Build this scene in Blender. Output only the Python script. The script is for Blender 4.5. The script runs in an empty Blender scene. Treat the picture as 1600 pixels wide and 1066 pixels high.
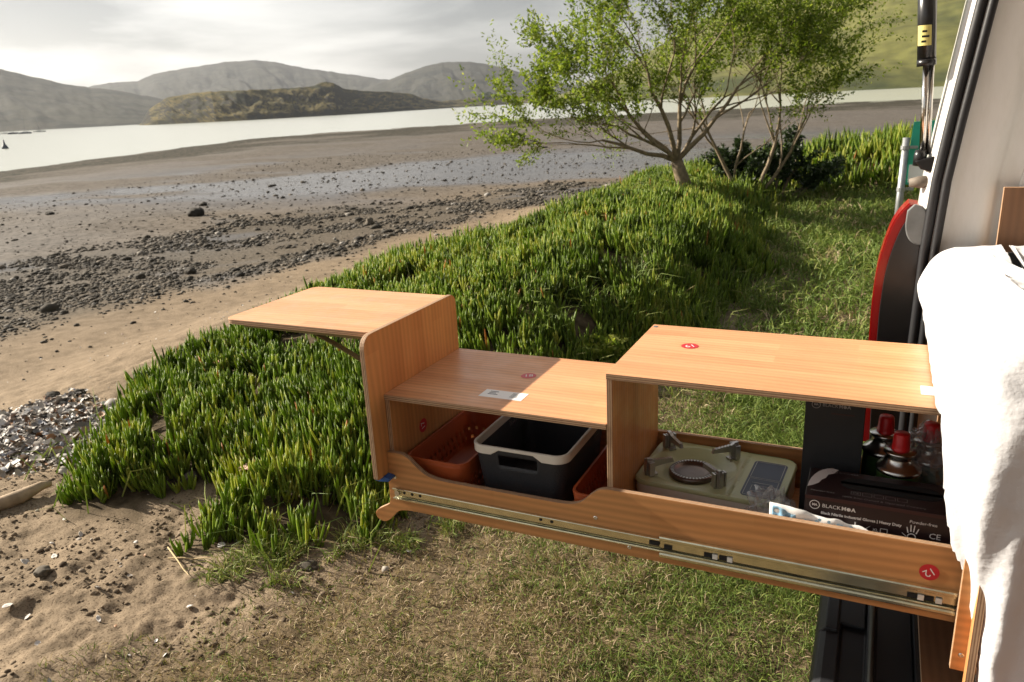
import bpy, bmesh, math, random
import numpy as np
from mathutils import Vector, Matrix
random.seed(7); RNG = np.random.default_rng(11)
scene = bpy.context.scene
COL = scene.collection
rad = math.radians

# ------------------------------------------------------------------ camera
CAM = Vector((0.4251, -1.5864, 0.6030))
YAW, PITCH, ROLL, FPX = 0.45047, 0.30009, -0.05010, 1206.0
cam_data = bpy.data.cameras.new('camera')
cam = bpy.data.objects.new('camera', cam_data); COL.objects.link(cam)
f = Vector((-math.sin(YAW), math.cos(YAW), 0)); r = Vector((math.cos(YAW), math.sin(YAW), 0)); u = Vector((0, 0, 1))
f2 = f * math.cos(PITCH) - u * math.sin(PITCH); u2 = u * math.cos(PITCH) + f * math.sin(PITCH)
r3 = r * math.cos(ROLL) + u2 * math.sin(ROLL); u3 = u2 * math.cos(ROLL) - r * math.sin(ROLL)
M = Matrix((r3, u3, -f2)).transposed().to_4x4(); M.translation = CAM
cam.matrix_world = M
cam_data.sensor_width = 36.0; cam_data.lens = FPX / 1600 * 36
cam_data.clip_start = 0.05; cam_data.clip_end = 20000
cam_data.dof.use_dof = True; cam_data.dof.focus_distance = 2.1; cam_data.dof.aperture_fstop = 7.5
scene.camera = cam

# ------------------------------------------------------------------ sky and sun
SUN_EL = 27.0
SUN_DIR = Vector((-math.cos(rad(-2.0)) * math.cos(rad(SUN_EL)), math.sin(rad(-2.0)) * math.cos(rad(SUN_EL)), math.sin(rad(SUN_EL))))
world = bpy.data.worlds.new('World'); scene.world = world; world.use_nodes = True
nt = world.node_tree; nt.nodes.clear()
def N(t, kind, **kw):
    n = t.nodes.new(kind)
    for k, v in kw.items():
        if hasattr(n, k): setattr(n, k, v)
    return n
def L(t, a, b): t.links.new(a, b)
out = N(nt, 'ShaderNodeOutputWorld'); bg = N(nt, 'ShaderNodeBackground')
sky = N(nt, 'ShaderNodeTexSky', sky_type='NISHITA', sun_disc=False)
sky.sun_elevation = rad(SUN_EL); sky.sun_rotation = math.atan2(SUN_DIR.x, SUN_DIR.y)
sky.dust_density = 2.0; sky.altitude = 5
tc = N(nt, 'ShaderNodeTexCoord')
sep = N(nt, 'ShaderNodeSeparateXYZ'); L(nt, tc.outputs['Generated'], sep.inputs[0])
zz = N(nt, 'ShaderNodeMath', operation='MAXIMUM'); L(nt, sep.outputs['Z'], zz.inputs[0]); zz.inputs[1].default_value = 0.0
za = N(nt, 'ShaderNodeMath', operation='ADD'); L(nt, zz.outputs[0], za.inputs[0]); za.inputs[1].default_value = 0.16
dx = N(nt, 'ShaderNodeMath', operation='DIVIDE'); L(nt, sep.outputs['X'], dx.inputs[0]); L(nt, za.outputs[0], dx.inputs[1])
dy = N(nt, 'ShaderNodeMath', operation='DIVIDE'); L(nt, sep.outputs['Y'], dy.inputs[0]); L(nt, za.outputs[0], dy.inputs[1])
cmb = N(nt, 'ShaderNodeCombineXYZ'); L(nt, dx.outputs[0], cmb.inputs[0]); L(nt, dy.outputs[0], cmb.inputs[1])
cn = N(nt, 'ShaderNodeTexNoise'); cn.inputs['Scale'].default_value = 0.8; cn.inputs['Detail'].default_value = 6; cn.inputs['Roughness'].default_value = 0.52; cn.inputs['Distortion'].default_value = 0.3
L(nt, cmb.outputs[0], cn.inputs['Vector'])
cr = N(nt, 'ShaderNodeValToRGB'); L(nt, cn.outputs['Fac'], cr.inputs[0])
cr.color_ramp.elements[0].position = 0.40; cr.color_ramp.elements[0].color = (1.75, 1.7, 1.63, 1)
cr.color_ramp.elements[1].position = 0.60; cr.color_ramp.elements[1].color = (.53, .54, .56, 1)
# clouds glow more towards the sun
dot = N(nt, 'ShaderNodeVectorMath', operation='DOT_PRODUCT'); L(nt, tc.outputs['Generated'], dot.inputs[0]); dot.inputs[1].default_value = SUN_DIR
mr = N(nt, 'ShaderNodeMapRange'); L(nt, dot.outputs['Value'], mr.inputs['Value'])
mr.inputs['From Min'].default_value = 0.2; mr.inputs['From Max'].default_value = 1.0; mr.inputs['To Min'].default_value = 1.0; mr.inputs['To Max'].default_value = 2.9
gl = N(nt, 'ShaderNodeVectorMath', operation='SCALE'); L(nt, cr.outputs['Color'], gl.inputs[0]); L(nt, mr.outputs[0], gl.inputs['Scale'])
mx = N(nt, 'ShaderNodeMix', data_type='RGBA'); mx.inputs['Factor'].default_value = 0.9
L(nt, sky.outputs[0], mx.inputs['A']); L(nt, gl.outputs[0], mx.inputs['B'])
L(nt, mx.outputs['Result'], bg.inputs['Color']); bg.inputs['Strength'].default_value = 0.10
L(nt, bg.outputs[0], out.inputs['Surface'])
sun_data = bpy.data.lights.new('sun', 'SUN'); sun_data.energy = 5.0; sun_data.angle = rad(0.6); sun_data.color = (1.0, 0.9, 0.76)
sun = bpy.data.objects.new('sun', sun_data); COL.objects.link(sun)
sun.rotation_euler = (-SUN_DIR).to_track_quat('-Z', 'Y').to_euler(); sun.location = SUN_DIR * 50
scene.view_settings.view_transform = 'Standard'; scene.view_settings.look = 'None'
scene.view_settings.exposure = 1.27; scene.view_settings.gamma = 1.0
scene.render.engine = 'CYCLES'
cy = scene.cycles
cy.use_denoising = True; cy.max_bounces = 8; cy.transparent_max_bounces = 10; cy.volume_bounces = 0
cy.caustics_reflective = False; cy.caustics_refractive = False; cy.sample_clamp_indirect = 6

# ------------------------------------------------------------------ helpers
WL = {}
def fin(o, parent=None, loc=(0, 0, 0)):
    COL.objects.link(o)
    if parent is not None:
        o.parent = parent; o.location = (0, 0, 0); WL[o.name] = WL[parent.name]
    else:
        o.location = loc; WL[o.name] = Vector(loc)
    return o
def thing(name, label, cat, loc, group=None, kind=None):
    o = bpy.data.objects.new(name, None); o.empty_display_size = 0.05
    fin(o, None, loc); return tag(o, label, cat, group, kind)
def tag(o, label=None, cat=None, group=None, kind=None):
    if label: o['label'] = label
    if cat: o['category'] = cat
    if group: o['group'] = group
    if kind: o['kind'] = kind
    return o
def mk(name, V, F, mats, parent=None, smooth=False, mi=None, origin=None, bevel=0, attrs=None, part_label=None):
    me = bpy.data.meshes.new(name)
    V = np.asarray(V, dtype=np.float64)
    off = np.array(WL[parent.name]) if parent is not None else np.array(origin if origin is not None else (0, 0, 0), dtype=float)
    V = V - off
    if isinstance(F, np.ndarray):
        n, k = F.shape
        me.vertices.add(len(V)); me.vertices.foreach_set('co', V.astype(np.float32).ravel())
        me.loops.add(n * k); me.loops.foreach_set('vertex_index', F.astype(np.int32).ravel())
        me.polygons.add(n); me.polygons.foreach_set('loop_start', np.arange(0, n * k, k, dtype=np.int32))
        me.update(calc_edges=True); me.validate()
    else:
        me.from_pydata([tuple(v) for v in V], [], [tuple(q) for q in F]); me.update()
    if not isinstance(mats, (list, tuple)): mats = [mats]
    for m in mats: me.materials.append(m)
    if mi is not None: me.polygons.foreach_set('material_index', np.asarray(mi, dtype=np.int32))
    if smooth: me.polygons.foreach_set('use_smooth', np.ones(len(me.polygons), dtype=bool))
    if attrs:
        for k, a in attrs.items():
            at = me.attributes.new(k, 'FLOAT', 'POINT'); at.data.foreach_set('value', np.asarray(a, dtype=np.float32))
    o = bpy.data.objects.new(name, me)
    fin(o, parent, tuple(off) if parent is None else (0, 0, 0))
    if bevel:
        b = o.modifiers.new('bevel', 'BEVEL'); b.width = bevel; b.segments = 2; b.limit_method = 'ANGLE'; b.angle_limit = rad(40)
    if part_label: o['label'] = part_label
    return o

class MB:
    def __init__(s): s.v = []; s.f = []; s.m = []
    def add(s, V, F, m=0):
        b = len(s.v); s.v += [tuple(map(float, p)) for p in V]; s.f += [tuple(i + b for i in q) for q in F]; s.m += [m] * len(F); return s
    def box(s, x0, x1, y0, y1, z0, z1, m=0):
        V = [(x, y, z) for x in (x0, x1) for y in (y0, y1) for z in (z0, z1)]
        return s.add(V, [(0, 1, 3, 2), (4, 6, 7, 5), (0, 4, 5, 1), (2, 3, 7, 6), (0, 2, 6, 4), (1, 5, 7, 3)], m)
    def board(s, x0, x1, y0, y1, z0, z1, ax):
        """box whose two broad faces (normal = ax) take material 0 and whose edges take material 1"""
        V = [(x, y, z) for x in (x0, x1) for y in (y0, y1) for z in (z0, z1)]
        Fs = [(0, 1, 3, 2), (4, 6, 7, 5), (0, 4, 5, 1), (2, 3, 7, 6), (0, 2, 6, 4), (1, 5, 7, 3)]
        b = len(s.v); s.v += V
        for i, q in enumerate(Fs): s.f.append(tuple(k + b for k in q)); s.m.append(0 if i // 2 == ax else 1)
        return s
    def prism(s, poly, ax, a, b, mf=0, me=0):
        """poly: 2D points in the two other axes (in order), extruded along axis ax from a to b"""
        n = len(poly); V = []
        for w in (a, b):
            for p, q in poly:
                V.append({0: (w, p, q), 1: (p, w, q), 2: (p, q, w)}[ax])
        bb = len(s.v); s.v += V
        s.f.append(tuple(bb + i for i in range(n))); s.m.append(mf)
        s.f.append(tuple(bb + n + i for i in reversed(range(n)))); s.m.append(mf)
        for i in range(n):
            j = (i + 1) % n; s.f.append((bb + i, bb + n + i, bb + n + j, bb + j)); s.m.append(me)
        return s
    def tube(s, path, rr, n=8, m=0, cap=True):
        P = [Vector(p) for p in path]; rs = rr if isinstance(rr, (list, tuple)) else [rr] * len(P)
        b = len(s.v); up = None
        for i, p in enumerate(P):
            d = (P[min(i + 1, len(P) - 1)] - P[max(i - 1, 0)]).normalized()
            if up is None:
                up = Vector((0, 0, 1)) if abs(d.z) < .9 else Vector((1, 0, 0))
            x = d.cross(up)
            x = x.normalized() if x.length > 1e-6 else d.orthogonal().normalized()
            y = x.cross(d).normalized(); up = y
            for k in range(n):
                a = 2 * math.pi * k / n; s.v.append(tuple(p + (x * math.cos(a) + y * math.sin(a)) * rs[i]))
        for i in range(len(P) - 1):
            for k in range(n):
                k2 = (k + 1) % n; s.f.append((b + i * n + k, b + i * n + k2, b + (i + 1) * n + k2, b + (i + 1) * n + k)); s.m.append(m)
        if cap:
            s.f.append(tuple(b + k for k in reversed(range(n)))); s.m.append(m)
            e = b + (len(P) - 1) * n; s.f.append(tuple(e + k for k in range(n))); s.m.append(m)
        return s
    def lathe(s, prof, c, n=28, m=0, ax=2):
        b = len(s.v)
        for rr_, h in prof:
            for k in range(n):
                a = 2 * math.pi * k / n; p = [rr_ * math.cos(a), rr_ * math.sin(a)]
                q = {2: (p[0], p[1], h), 1: (p[0], h, p[1]), 0: (h, p[0], p[1])}[ax]
                s.v.append((c[0] + q[0], c[1] + q[1], c[2] + q[2]))
        for i in range(len(prof) - 1):
            for k in range(n):
                k2 = (k + 1) % n; s.f.append((b + i * n + k, b + i * n + k2, b + (i + 1) * n + k2, b + (i + 1) * n + k)); s.m.append(m)
        return s
    def disc(s, c, rr_, ax, n=28, m=0):
        V = []
        for k in range(n):
            a = 2 * math.pi * k / n; p = (rr_ * math.cos(a), rr_ * math.sin(a))
            q = {2: (p[0], p[1], 0), 1: (p[0], 0, p[1]), 0: (0, p[0], p[1])}[ax]
            V.append(tuple(c[i] + q[i] for i in range(3)))
        return s.add(V, [tuple(range(n))], m)
    def build(s, name, mats, parent=None, **kw):
        return mk(name, s.v, s.f, mats, parent, mi=s.m, **kw)

# numpy value noise -------------------------------------------------
def hash2(ix, iy, seed=0):
    h = (ix.astype(np.int64) * 374761393 + iy.astype(np.int64) * 668265263 + seed * 982451653) & 0x7fffffff
    h = ((h ^ (h >> 13)) * 1274126177) & 0x7fffffff
    h = h ^ (h >> 16)
    return (h & 0xffffff) / float(0xffffff)
def vnoise(x, y, seed=0):
    x = np.asarray(x, float); y = np.asarray(y, float)
    ix = np.floor(x); iy = np.floor(y); fx = x - ix; fy = y - iy
    fx = fx * fx * fx * (fx * (fx * 6 - 15) + 10); fy = fy * fy * fy * (fy * (fy * 6 - 15) + 10)
    a = hash2(ix, iy, seed); b = hash2(ix + 1, iy, seed); c = hash2(ix, iy + 1, seed); d = hash2(ix + 1, iy + 1, seed)
    return (a * (1 - fx) + b * fx) * (1 - fy) + (c * (1 - fx) + d * fx) * fy
def fbm(x, y, seed=0, o=4, g=0.5):
    t = 0; am = 1; tot = 0
    for i in range(o):
        t = t + am * vnoise(x * 2 ** i + 17.3 * i, y * 2 ** i - 9.1 * i, seed + i); tot += am; am *= g
    return t / tot
def sstep(a, b, x):
    t = np.clip((np.asarray(x, float) - a) / (b - a), 0, 1); return t * t * (3 - 2 * t)
def sdist(poly, x, y):
    """signed distance to a closed polygon, positive inside"""
    x = np.asarray(x, float); y = np.asarray(y, float); d = np.full(x.shape, 1e18); ins = np.zeros(x.shape, bool)
    n = len(poly)
    for i in range(n):
        ax, ay = poly[i]; bx, by = poly[(i + 1) % n]; ex, ey = bx - ax, by - ay
        t = np.clip(((x - ax) * ex + (y - ay) * ey) / (ex * ex + ey * ey), 0, 1)
        d = np.minimum(d, (x - ax - t * ex) ** 2 + (y - ay - t * ey) ** 2)
        c = (ay > y) != (by > y)
        with np.errstate(divide='ignore', invalid='ignore'):
            ins ^= c & (x < (bx - ax) * (y - ay) / (by - ay if by != ay else 1e-12) + ax)
    return np.where(ins, 1, -1) * np.sqrt(d)

# ------------------------------------------------------------------ materials
def mat(name):
    m = bpy.data.materials.new(name); m.use_nodes = True
    t = m.node_tree; b = t.nodes['Principled BSDF']; return m, t, b
def simple(name, col, rough=0.5, metal=0.0, spec=0.5, noise=0.0, nscale=30, bump=0.0, bscale=200, trans=0.0, coat=0.0):
    m, t, b = mat(name)
    b.inputs['Base Color'].default_value = (*col, 1); b.inputs['Roughness'].default_value = rough; b.inputs['Metallic'].default_value = metal
    b.inputs['Specular IOR Level'].default_value = spec; b.inputs['Transmission Weight'].default_value = trans; b.inputs['Coat Weight'].default_value = coat
    g = N(t, 'ShaderNodeNewGeometry')
    if noise:
        n = N(t, 'ShaderNodeTexNoise'); n.inputs['Scale'].default_value = nscale; n.inputs['Detail'].default_value = 5; L(t, g.outputs['Position'], n.inputs['Vector'])
        c = N(t, 'ShaderNodeValToRGB'); L(t, n.outputs['Fac'], c.inputs[0])
        c.color_ramp.elements[0].position = .3; c.color_ramp.elements[1].position = .7
        c.color_ramp.elements[0].color = (*[v * (1 - noise) for v in col], 1); c.color_ramp.elements[1].color = (*[min(1, v * (1 + noise)) for v in col], 1)
        L(t, c.outputs[0], b.inputs['Base Color'])
    if bump:
        n = N(t, 'ShaderNodeTexNoise'); n.inputs['Scale'].default_value = bscale; n.inputs['Detail'].default_value = 4; L(t, g.outputs['Position'], n.inputs['Vector'])
        bp = N(t, 'ShaderNodeBump'); bp.inputs['Strength'].default_value = bump; bp.inputs['Distance'].default_value = 0.002; L(t, n.outputs['Fac'], bp.inputs['Height']); L(t, bp.outputs[0], b.inputs['Normal'])
    return m
def swz(t, ax):
    g = N(t, 'ShaderNodeNewGeometry'); s = N(t, 'ShaderNodeSeparateXYZ'); L(t, g.outputs['Position'], s.inputs[0])
    c = N(t, 'ShaderNodeCombineXYZ')
    for i, a in enumerate(ax): L(t, s.outputs['XYZ'.index(a)], c.inputs[i])
    return c.outputs[0]
def wood(name, ax, c1=(.60, .295, .14), c2=(.68, .36, .18), stave=.047, rough=.36, fig=.88):
    """ax: letters of grain axis, cross axis, third axis"""
    m, t, b = mat(name); v = swz(t, ax)
    dn = N(t, 'ShaderNodeTexNoise'); dn.inputs['Scale'].default_value = 4.0; dn.inputs['Detail'].default_value = 2
    mpd = N(t, 'ShaderNodeMapping'); mpd.inputs['Scale'].default_value = (.7, 3.0, 1); L(t, v, mpd.inputs[0]); L(t, mpd.outputs[0], dn.inputs['Vector'])
    br = N(t, 'ShaderNodeTexBrick'); br.offset = .43; br.inputs['Scale'].default_value = 1.0
    br.inputs['Brick Width'].default_value = .41; br.inputs['Row Height'].default_value = stave; br.inputs['Mortar Size'].default_value = 0
    br.inputs['Color1'].default_value = (*c1, 1); br.inputs['Color2'].default_value = (*c2, 1); br.inputs['Mortar'].default_value = (*c1, 1)
    L(t, v, br.inputs['Vector'])
    mp = N(t, 'ShaderNodeMapping'); mp.inputs['Scale'].default_value = (2.4, 22, 3); L(t, v, mp.inputs[0])
    ad = N(t, 'ShaderNodeVectorMath', operation='MULTIPLY_ADD'); ad.inputs[1].default_value = (0, 2.6, 0)
    L(t, dn.outputs['Color'], ad.inputs[0]); L(t, mp.outputs[0], ad.inputs[2])
    n = N(t, 'ShaderNodeTexNoise'); n.inputs['Scale'].default_value = 1.0; n.inputs['Detail'].default_value = 5; n.inputs['Roughness'].default_value = .6; L(t, ad.outputs[0], n.inputs['Vector'])
    cr = N(t, 'ShaderNodeValToRGB'); L(t, n.outputs['Fac'], cr.inputs[0])
    cr.color_ramp.elements[0].position = .28; cr.color_ramp.elements[0].color = (.85, .80, .75, 1); cr.color_ramp.elements[1].position = .62; cr.color_ramp.elements[1].color = (1.06, 1.06, 1.06, 1)
    # cathedral figure
    w = N(t, 'ShaderNodeTexWave', wave_type='RINGS', rings_direction='SPHERICAL'); w.inputs['Scale'].default_value = 1.0; w.inputs['Distortion'].default_value = 3.6; w.inputs['Detail'].default_value = 2; w.inputs['Detail Scale'].default_value = .8
    mw = N(t, 'ShaderNodeMapping'); mw.inputs['Scale'].default_value = (1.9, 17, 2); mw.inputs['Location'].default_value = (.7, 2.1, .3); L(t, v, mw.inputs[0]); L(t, mw.outputs[0], w.inputs['Vector'])
    wr = N(t, 'ShaderNodeMapRange'); wr.inputs['To Min'].default_value = fig; wr.inputs['To Max'].default_value = 1.04; L(t, w.outputs['Fac'], wr.inputs['Value'])
    m1 = N(t, 'ShaderNodeMix', data_type='RGBA', blend_type='MULTIPLY'); m1.inputs['Factor'].default_value = .8; L(t, br.outputs['Color'], m1.inputs['A']); L(t, cr.outputs[0], m1.inputs['B'])
    m2 = N(t, 'ShaderNodeMix', data_type='RGBA', blend_type='MULTIPLY'); m2.inputs['Factor'].default_value = 1; L(t, m1.outputs['Result'], m2.inputs['A']); L(t, wr.outputs[0], m2.inputs['B'])
    L(t, m2.outputs['Result'], b.inputs['Base Color'])
    sc = N(t, 'ShaderNodeTexNoise'); sc.inputs['Scale'].default_value = 14; sc.inputs['Detail'].default_value = 7; sc.inputs['Roughness'].default_value = .7; L(t, v, sc.inputs['Vector'])
    rg_ = N(t, 'ShaderNodeMapRange'); rg_.inputs['From Min'].default_value = .3; rg_.inputs['From Max'].default_value = .7; rg_.inputs['To Min'].default_value = rough - .10; rg_.inputs['To Max'].default_value = rough + .2; L(t, sc.outputs['Fac'], rg_.inputs['Value']); L(t, rg_.outputs[0], b.inputs['Roughness'])
    bu = N(t, 'ShaderNodeBump'); bu.inputs['Strength'].default_value = .12; bu.inputs['Distance'].default_value = .001; L(t, n.outputs['Fac'], bu.inputs['Height']); L(t, bu.outputs[0], b.inputs['Normal'])
    b.inputs['Specular IOR Level'].default_value = .45
    return m
def ply(name, axis):
    m, t, b = mat(name); v = swz(t, axis + 'XY')
    s = N(t, 'ShaderNodeSeparateXYZ'); L(t, v, s.inputs[0])
    mu = N(t, 'ShaderNodeMath', operation='MULTIPLY'); L(t, s.outputs[0], mu.inputs[0]); mu.inputs[1].default_value = 2 * math.pi / .0052
    sn = N(t, 'ShaderNodeMath', operation='SINE'); L(t, mu.outputs[0], sn.inputs[0])
    g = N(t, 'ShaderNodeNewGeometry'); n = N(t, 'ShaderNodeTexNoise'); n.inputs['Scale'].default_value = 60; L(t, g.outputs['Position'], n.inputs['Vector'])
    a = N(t, 'ShaderNodeMath', operation='MULTIPLY_ADD'); L(t, n.outputs['Fac'], a.inputs[0]); a.inputs[1].default_value = 1.2; L(t, sn.outputs[0], a.inputs[2])
    cr = N(t, 'ShaderNodeValToRGB'); mr_ = N(t, 'ShaderNodeMapRange'); mr_.inputs['From Min'].default_value = -1; mr_.inputs['From Max'].default_value = 2; L(t, a.outputs[0], mr_.inputs['Value']); L(t, mr_.outputs[0], cr.inputs[0])
    cr.color_ramp.elements[0].position = .2; cr.color_ramp.elements[0].color = (.19, .10, .05, 1); cr.color_ramp.elements[1].position = .75; cr.color_ramp.elements[1].color = (.46, .30, .18, 1)
    L(t, cr.outputs[0], b.inputs['Base Color']); b.inputs['Roughness'].default_value = .7
    return m
def attr(t, name): return N(t, 'ShaderNodeAttribute', attribute_name=name).outputs['Fac']
def ramp(t, fac, stops):
    c = N(t, 'ShaderNodeValToRGB'); L(t, fac, c.inputs[0])
    e = c.color_ramp.elements
    while len(e) < len(stops): e.new(.5)
    for k, (p, col) in enumerate(stops): e[k].position = p; e[k].color = (*col, 1)
    return c.outputs[0]
def mixc(t, fac, a, b, blend='MIX'):
    m = N(t, 'ShaderNodeMix', data_type='RGBA', blend_type=blend)
    for s, v in (('Factor', fac), ('A', a), ('B', b)):
        if isinstance(v, (int, float)): m.inputs[s].default_value = v
        elif isinstance(v, tuple): m.inputs[s].default_value = (*v, 1)
        else: L(t, v, m.inputs[s])
    return m.outputs['Result']
def leafmat(name, stops, rough=.4, transl=.25, spec=.5, tcol=(1.25, 1.35, .6)):
    m, t, b = mat(name)
    col = ramp(t, attr(t, 'tint'), stops)
    L(t, col, b.inputs['Base Color']); b.inputs['Roughness'].default_value = rough; b.inputs['Specular IOR Level'].default_value = spec
    if transl:
        tr = N(t, 'ShaderNodeBsdfTranslucent'); L(t, mixc(t, 1.0, col, tcol, 'MULTIPLY'), tr.inputs['Color'])
        ms = N(t, 'ShaderNodeMixShader'); ms.inputs[0].default_value = transl
        L(t, b.outputs[0], ms.inputs[1]); L(t, tr.outputs[0], ms.inputs[2]); L(t, ms.outputs[0], t.nodes['Material Output'].inputs['Surface'])
    return m

W_XY = wood('laminated_wood_flat_lit', 'XYZ'); W_XZ = wood('laminated_wood_side_shaded', 'XZY', c1=(.49, .215, .075), c2=(.56, .265, .098), stave=.16, fig=.83)  # one wood: lit tone for flat boards, shade darkened into the side copy
W_ZY = wood('laminated_wood_upright_shaded', 'ZYX', c1=(.49, .215, .075), c2=(.58, .28, .105), stave=.055)  # upright boards take the same shade-darkened colour
W_DARK = wood('dark_and_shaded_wood', 'ZXY', c1=(.20, .10, .05), c2=(.26, .13, .06), rough=.5)
PLY_X, PLY_Y, PLY_Z = ply('ply_edge_across_x', 'X'), ply('ply_edge_across_y', 'Y'), ply('ply_edge_across_z', 'Z')
ZINC = simple('zinc_steel', (.74, .70, .50), .24, 1.0, noise=.10, nscale=40, bump=.05, bscale=90)
STEEL = simple('bright_steel', (.72, .72, .70), .22, 1.0)
DARKSLOT = simple('dark_slot', (.01, .01, .01), .8)
WHITEPL = simple('white_plastic', (.78, .76, .70), .4)
BLUEPL = simple('blue_plastic', (.02, .09, .30), .4)
OLIVE = simple('olive_bracket', (.16, .14, .06), .45, .6)
STICKER = simple('red_sticker', (.50, .02, .03), .35, noise=.06)
PAPER = simple('white_paper', (.78, .77, .75), .55)
GREYINK = simple('grey_ink', (.18, .18, .19), .6)
WHITEINK = simple('white_ink', (.72, .68, .66), .6)

# ------------------------------------------------------------------ terrain
SEA = -3.2
LAND = [(-8, -15), (-5, -4), (-3.5, -.8), (-3.05, .2), (-3.4, .9), (-3.98, 1.64), (-4.3, 2.96), (-4.28, 4.6), (-4.02, 6.0), (-3.66, 8.7), (-3.9, 11), (-4.1, 13),
        (-3.2, 15.4), (-1, 16.6), (3, 17.5), (30, 22), (70, 30), (90, -80), (-20, -80)]
ICE = [(-2.93, .38), (-3.39, .89), (-3.93, 1.64), (-4.24, 2.96), (-4.22, 4.6), (-3.97, 6.0), (-3.6, 8.7), (-3.85, 11), (-4.0, 13), (-3.2, 14.8), (-1.2, 15.0), (-1.0, 11.6), (-.75, 10.2),
       (-.75, 7.6), (-.45, 5.7), (-.55, 4.6), (-.5, 3.4), (-.85, 2.3), (-1.1, 1.4), (-1.26, .66), (-1.5, .46), (-1.75, .42), (-1.95, .29), (-2.02, .4), (-2.12, .66), (-2.3, .7), (-2.42, .5), (-2.3, .34), (-2.5, .38), (-2.7, .3)]
HUM = [(-1.3, 11.9), (-.3, 11.7), (.8, 11.6), (3, 11.8), (6, 13), (6, 16.5), (0, 16.2), (-2.6, 15)]
LAWN = [(-2.1, -1.6), (-1.66, -.36), (-1.38, .0), (-1.22, .45), (-1.12, 1.3), (-.85, 2.2), (-.52, 3.2), (-.4, 4.6), (-.4, 5.5), (-.7, 7.5), (-.75, 10), (-1.1, 12), (0, 16), (3, 17), (60, 20), (60, -60), (-3, -60)]
DENT = [(RNG.uniform(-3.0, -.9), RNG.uniform(-1.0, .55), RNG.uniform(.02, .045), RNG.uniform(0, 3.14), RNG.uniform(.010, .022)) for _ in range(9)]
def zones(x, y):
    wob = (fbm(x * 3.1, y * 3.1, 5, 3) - .5) * .35
    ice = sdist(ICE, x, y) + wob * .5
    lawn = sdist(LAWN, x, y) + wob
    land = sdist(LAND, x, y)
    return ice, lawn, land
def height(x, y, zo=None):
    x = np.asarray(x, float); y = np.asarray(y, float)
    ice, lawn, land = zo if zo is not None else zones(x, y)
    s = np.maximum(0, -land)
    th = np.degrees(np.arctan2(-x, np.maximum(y, .01)))
    slope = np.interp(th, [-60, 0, 26, 43, 58.6, 75], [.0077, .0077, .0093, .011, .0192, .022])
    z = -1.05 - .5 * sstep(0, 2.6, s) - .25 * sstep(1.5, 8, s) - np.minimum(slope * np.maximum(0, s - 5), 3.5)
    z = z - .05 * sstep(.8, 0, land) * (land > 0) - .05 * (land <= 0)
    dist = np.hypot(x - CAM.x, y - CAM.y)
    m = sstep(0, .55, ice)
    z = z + m * (.10 + .16 * fbm(x * 1.3, y * 1.3, 21, 3) * sstep(0, 1.2, ice) + .05 * sstep(.5, 1.4, ice))
    z = z + m * .24 * np.exp(-((x + 1.7) / 1.05) ** 2) * sstep(1.9, 3.2, y) * sstep(9.2, 6.4, y) * sstep(.05, .5, ice)
    hm = sdist(HUM, x, y)
    z = z + sstep(0, 1.6, hm) * (.52 + .12 * np.clip(x, -1, 3)) * .85
    sand = sstep(.12, -.1, lawn) * sstep(.1, -.1, ice)
    near = sstep(14, 4, dist)
    z = z + sand * near * ((fbm(x * 2.2, y * 2.2, 31, 4) - .5) * .06 + (fbm(x * 9, y * 9, 41, 5, .7) - .5) * .046 - .03 * np.clip(fbm(x * 16, y * 11, 47, 3) - .56, 0, 1))
    z = z + (1 - sand) * near * (fbm(x * 7, y * 7, 51, 3) - .5) * .03
    z = z + sstep(5, 15, s) * ((fbm(x * .12, y * .12, 61, 3) - .5) * .22 + (fbm(x * .9, y * .9, 63, 3) - .5) * .05)
    for (a, b, rr_, an, dp) in DENT:
        w = (np.abs(x - a) < .25) & (np.abs(y - b) < .25)
        if not w.any(): continue
        xx = x[w] - a if x.ndim else x - a; yy = y[w] - b if y.ndim else y - b
        p = xx * math.cos(an) + yy * math.sin(an); q = -xx * math.sin(an) + yy * math.cos(an)
        e = (p / rr_ / 1.6) ** 2 + (q / rr_) ** 2
        dz = dp * (-np.exp(-e * 1.3) + .22 * np.exp(-(np.sqrt(e) - 1.5) ** 2 * 3)) * sand[w]
        z[w] = z[w] + dz
    return z
def hz(x, y): return float(height(np.array([x]), np.array([y]))[0])

va = -math.degrees(YAW)
ang = np.concatenate([np.arange(va - 180, va - 44, 4.0), np.arange(va - 44, va + 44, .19), np.arange(va + 44, va + 180, 4.0)])
rr0 = [.02, .3, .6, .9, 1.1]
x_ = 1.2
while x_ < 7: rr0.append(x_); x_ *= 1.0047
while x_ < 40: rr0.append(x_); x_ *= 1.011
while x_ < 520: rr0.append(x_); x_ *= 1.025
rr0 = np.array(rr0); na, nr = len(ang), len(rr0)
A, Rr = np.meshgrid(np.radians(ang), rr0, indexing='ij')
X = CAM.x + Rr * np.sin(A); Y = CAM.y + Rr * np.cos(A)
xf, yf = X.ravel(), Y.ravel()
zo = zones(xf, yf); zf = height(xf, yf, zo)
ii = np.arange(na)[:, None] * nr; i2 = (np.roll(np.arange(na), -1))[:, None] * nr; jj = np.arange(nr - 1)[None, :]
Q = np.stack([ii + jj, ii + jj + 1, i2 + jj + 1, i2 + jj], -1).reshape(-1, 4)[:, ::-1]
ice_, lawn_, land_ = zo
sf = np.maximum(0, -land_)
lo = np.interp(yf, [3, 17], [4.6, 2.0]); hi = np.interp(yf, [3, 17, 30], [13, 7.5, 7])
wb = (fbm(xf * .35, yf * .35, 71, 3) - .5)
peb = sstep(lo - .5, lo + .6, sf + wb * 2) * sstep(hi + 1.5, hi - 1.5, sf + wb * 5) * sstep(40, 24, yf)
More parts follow.
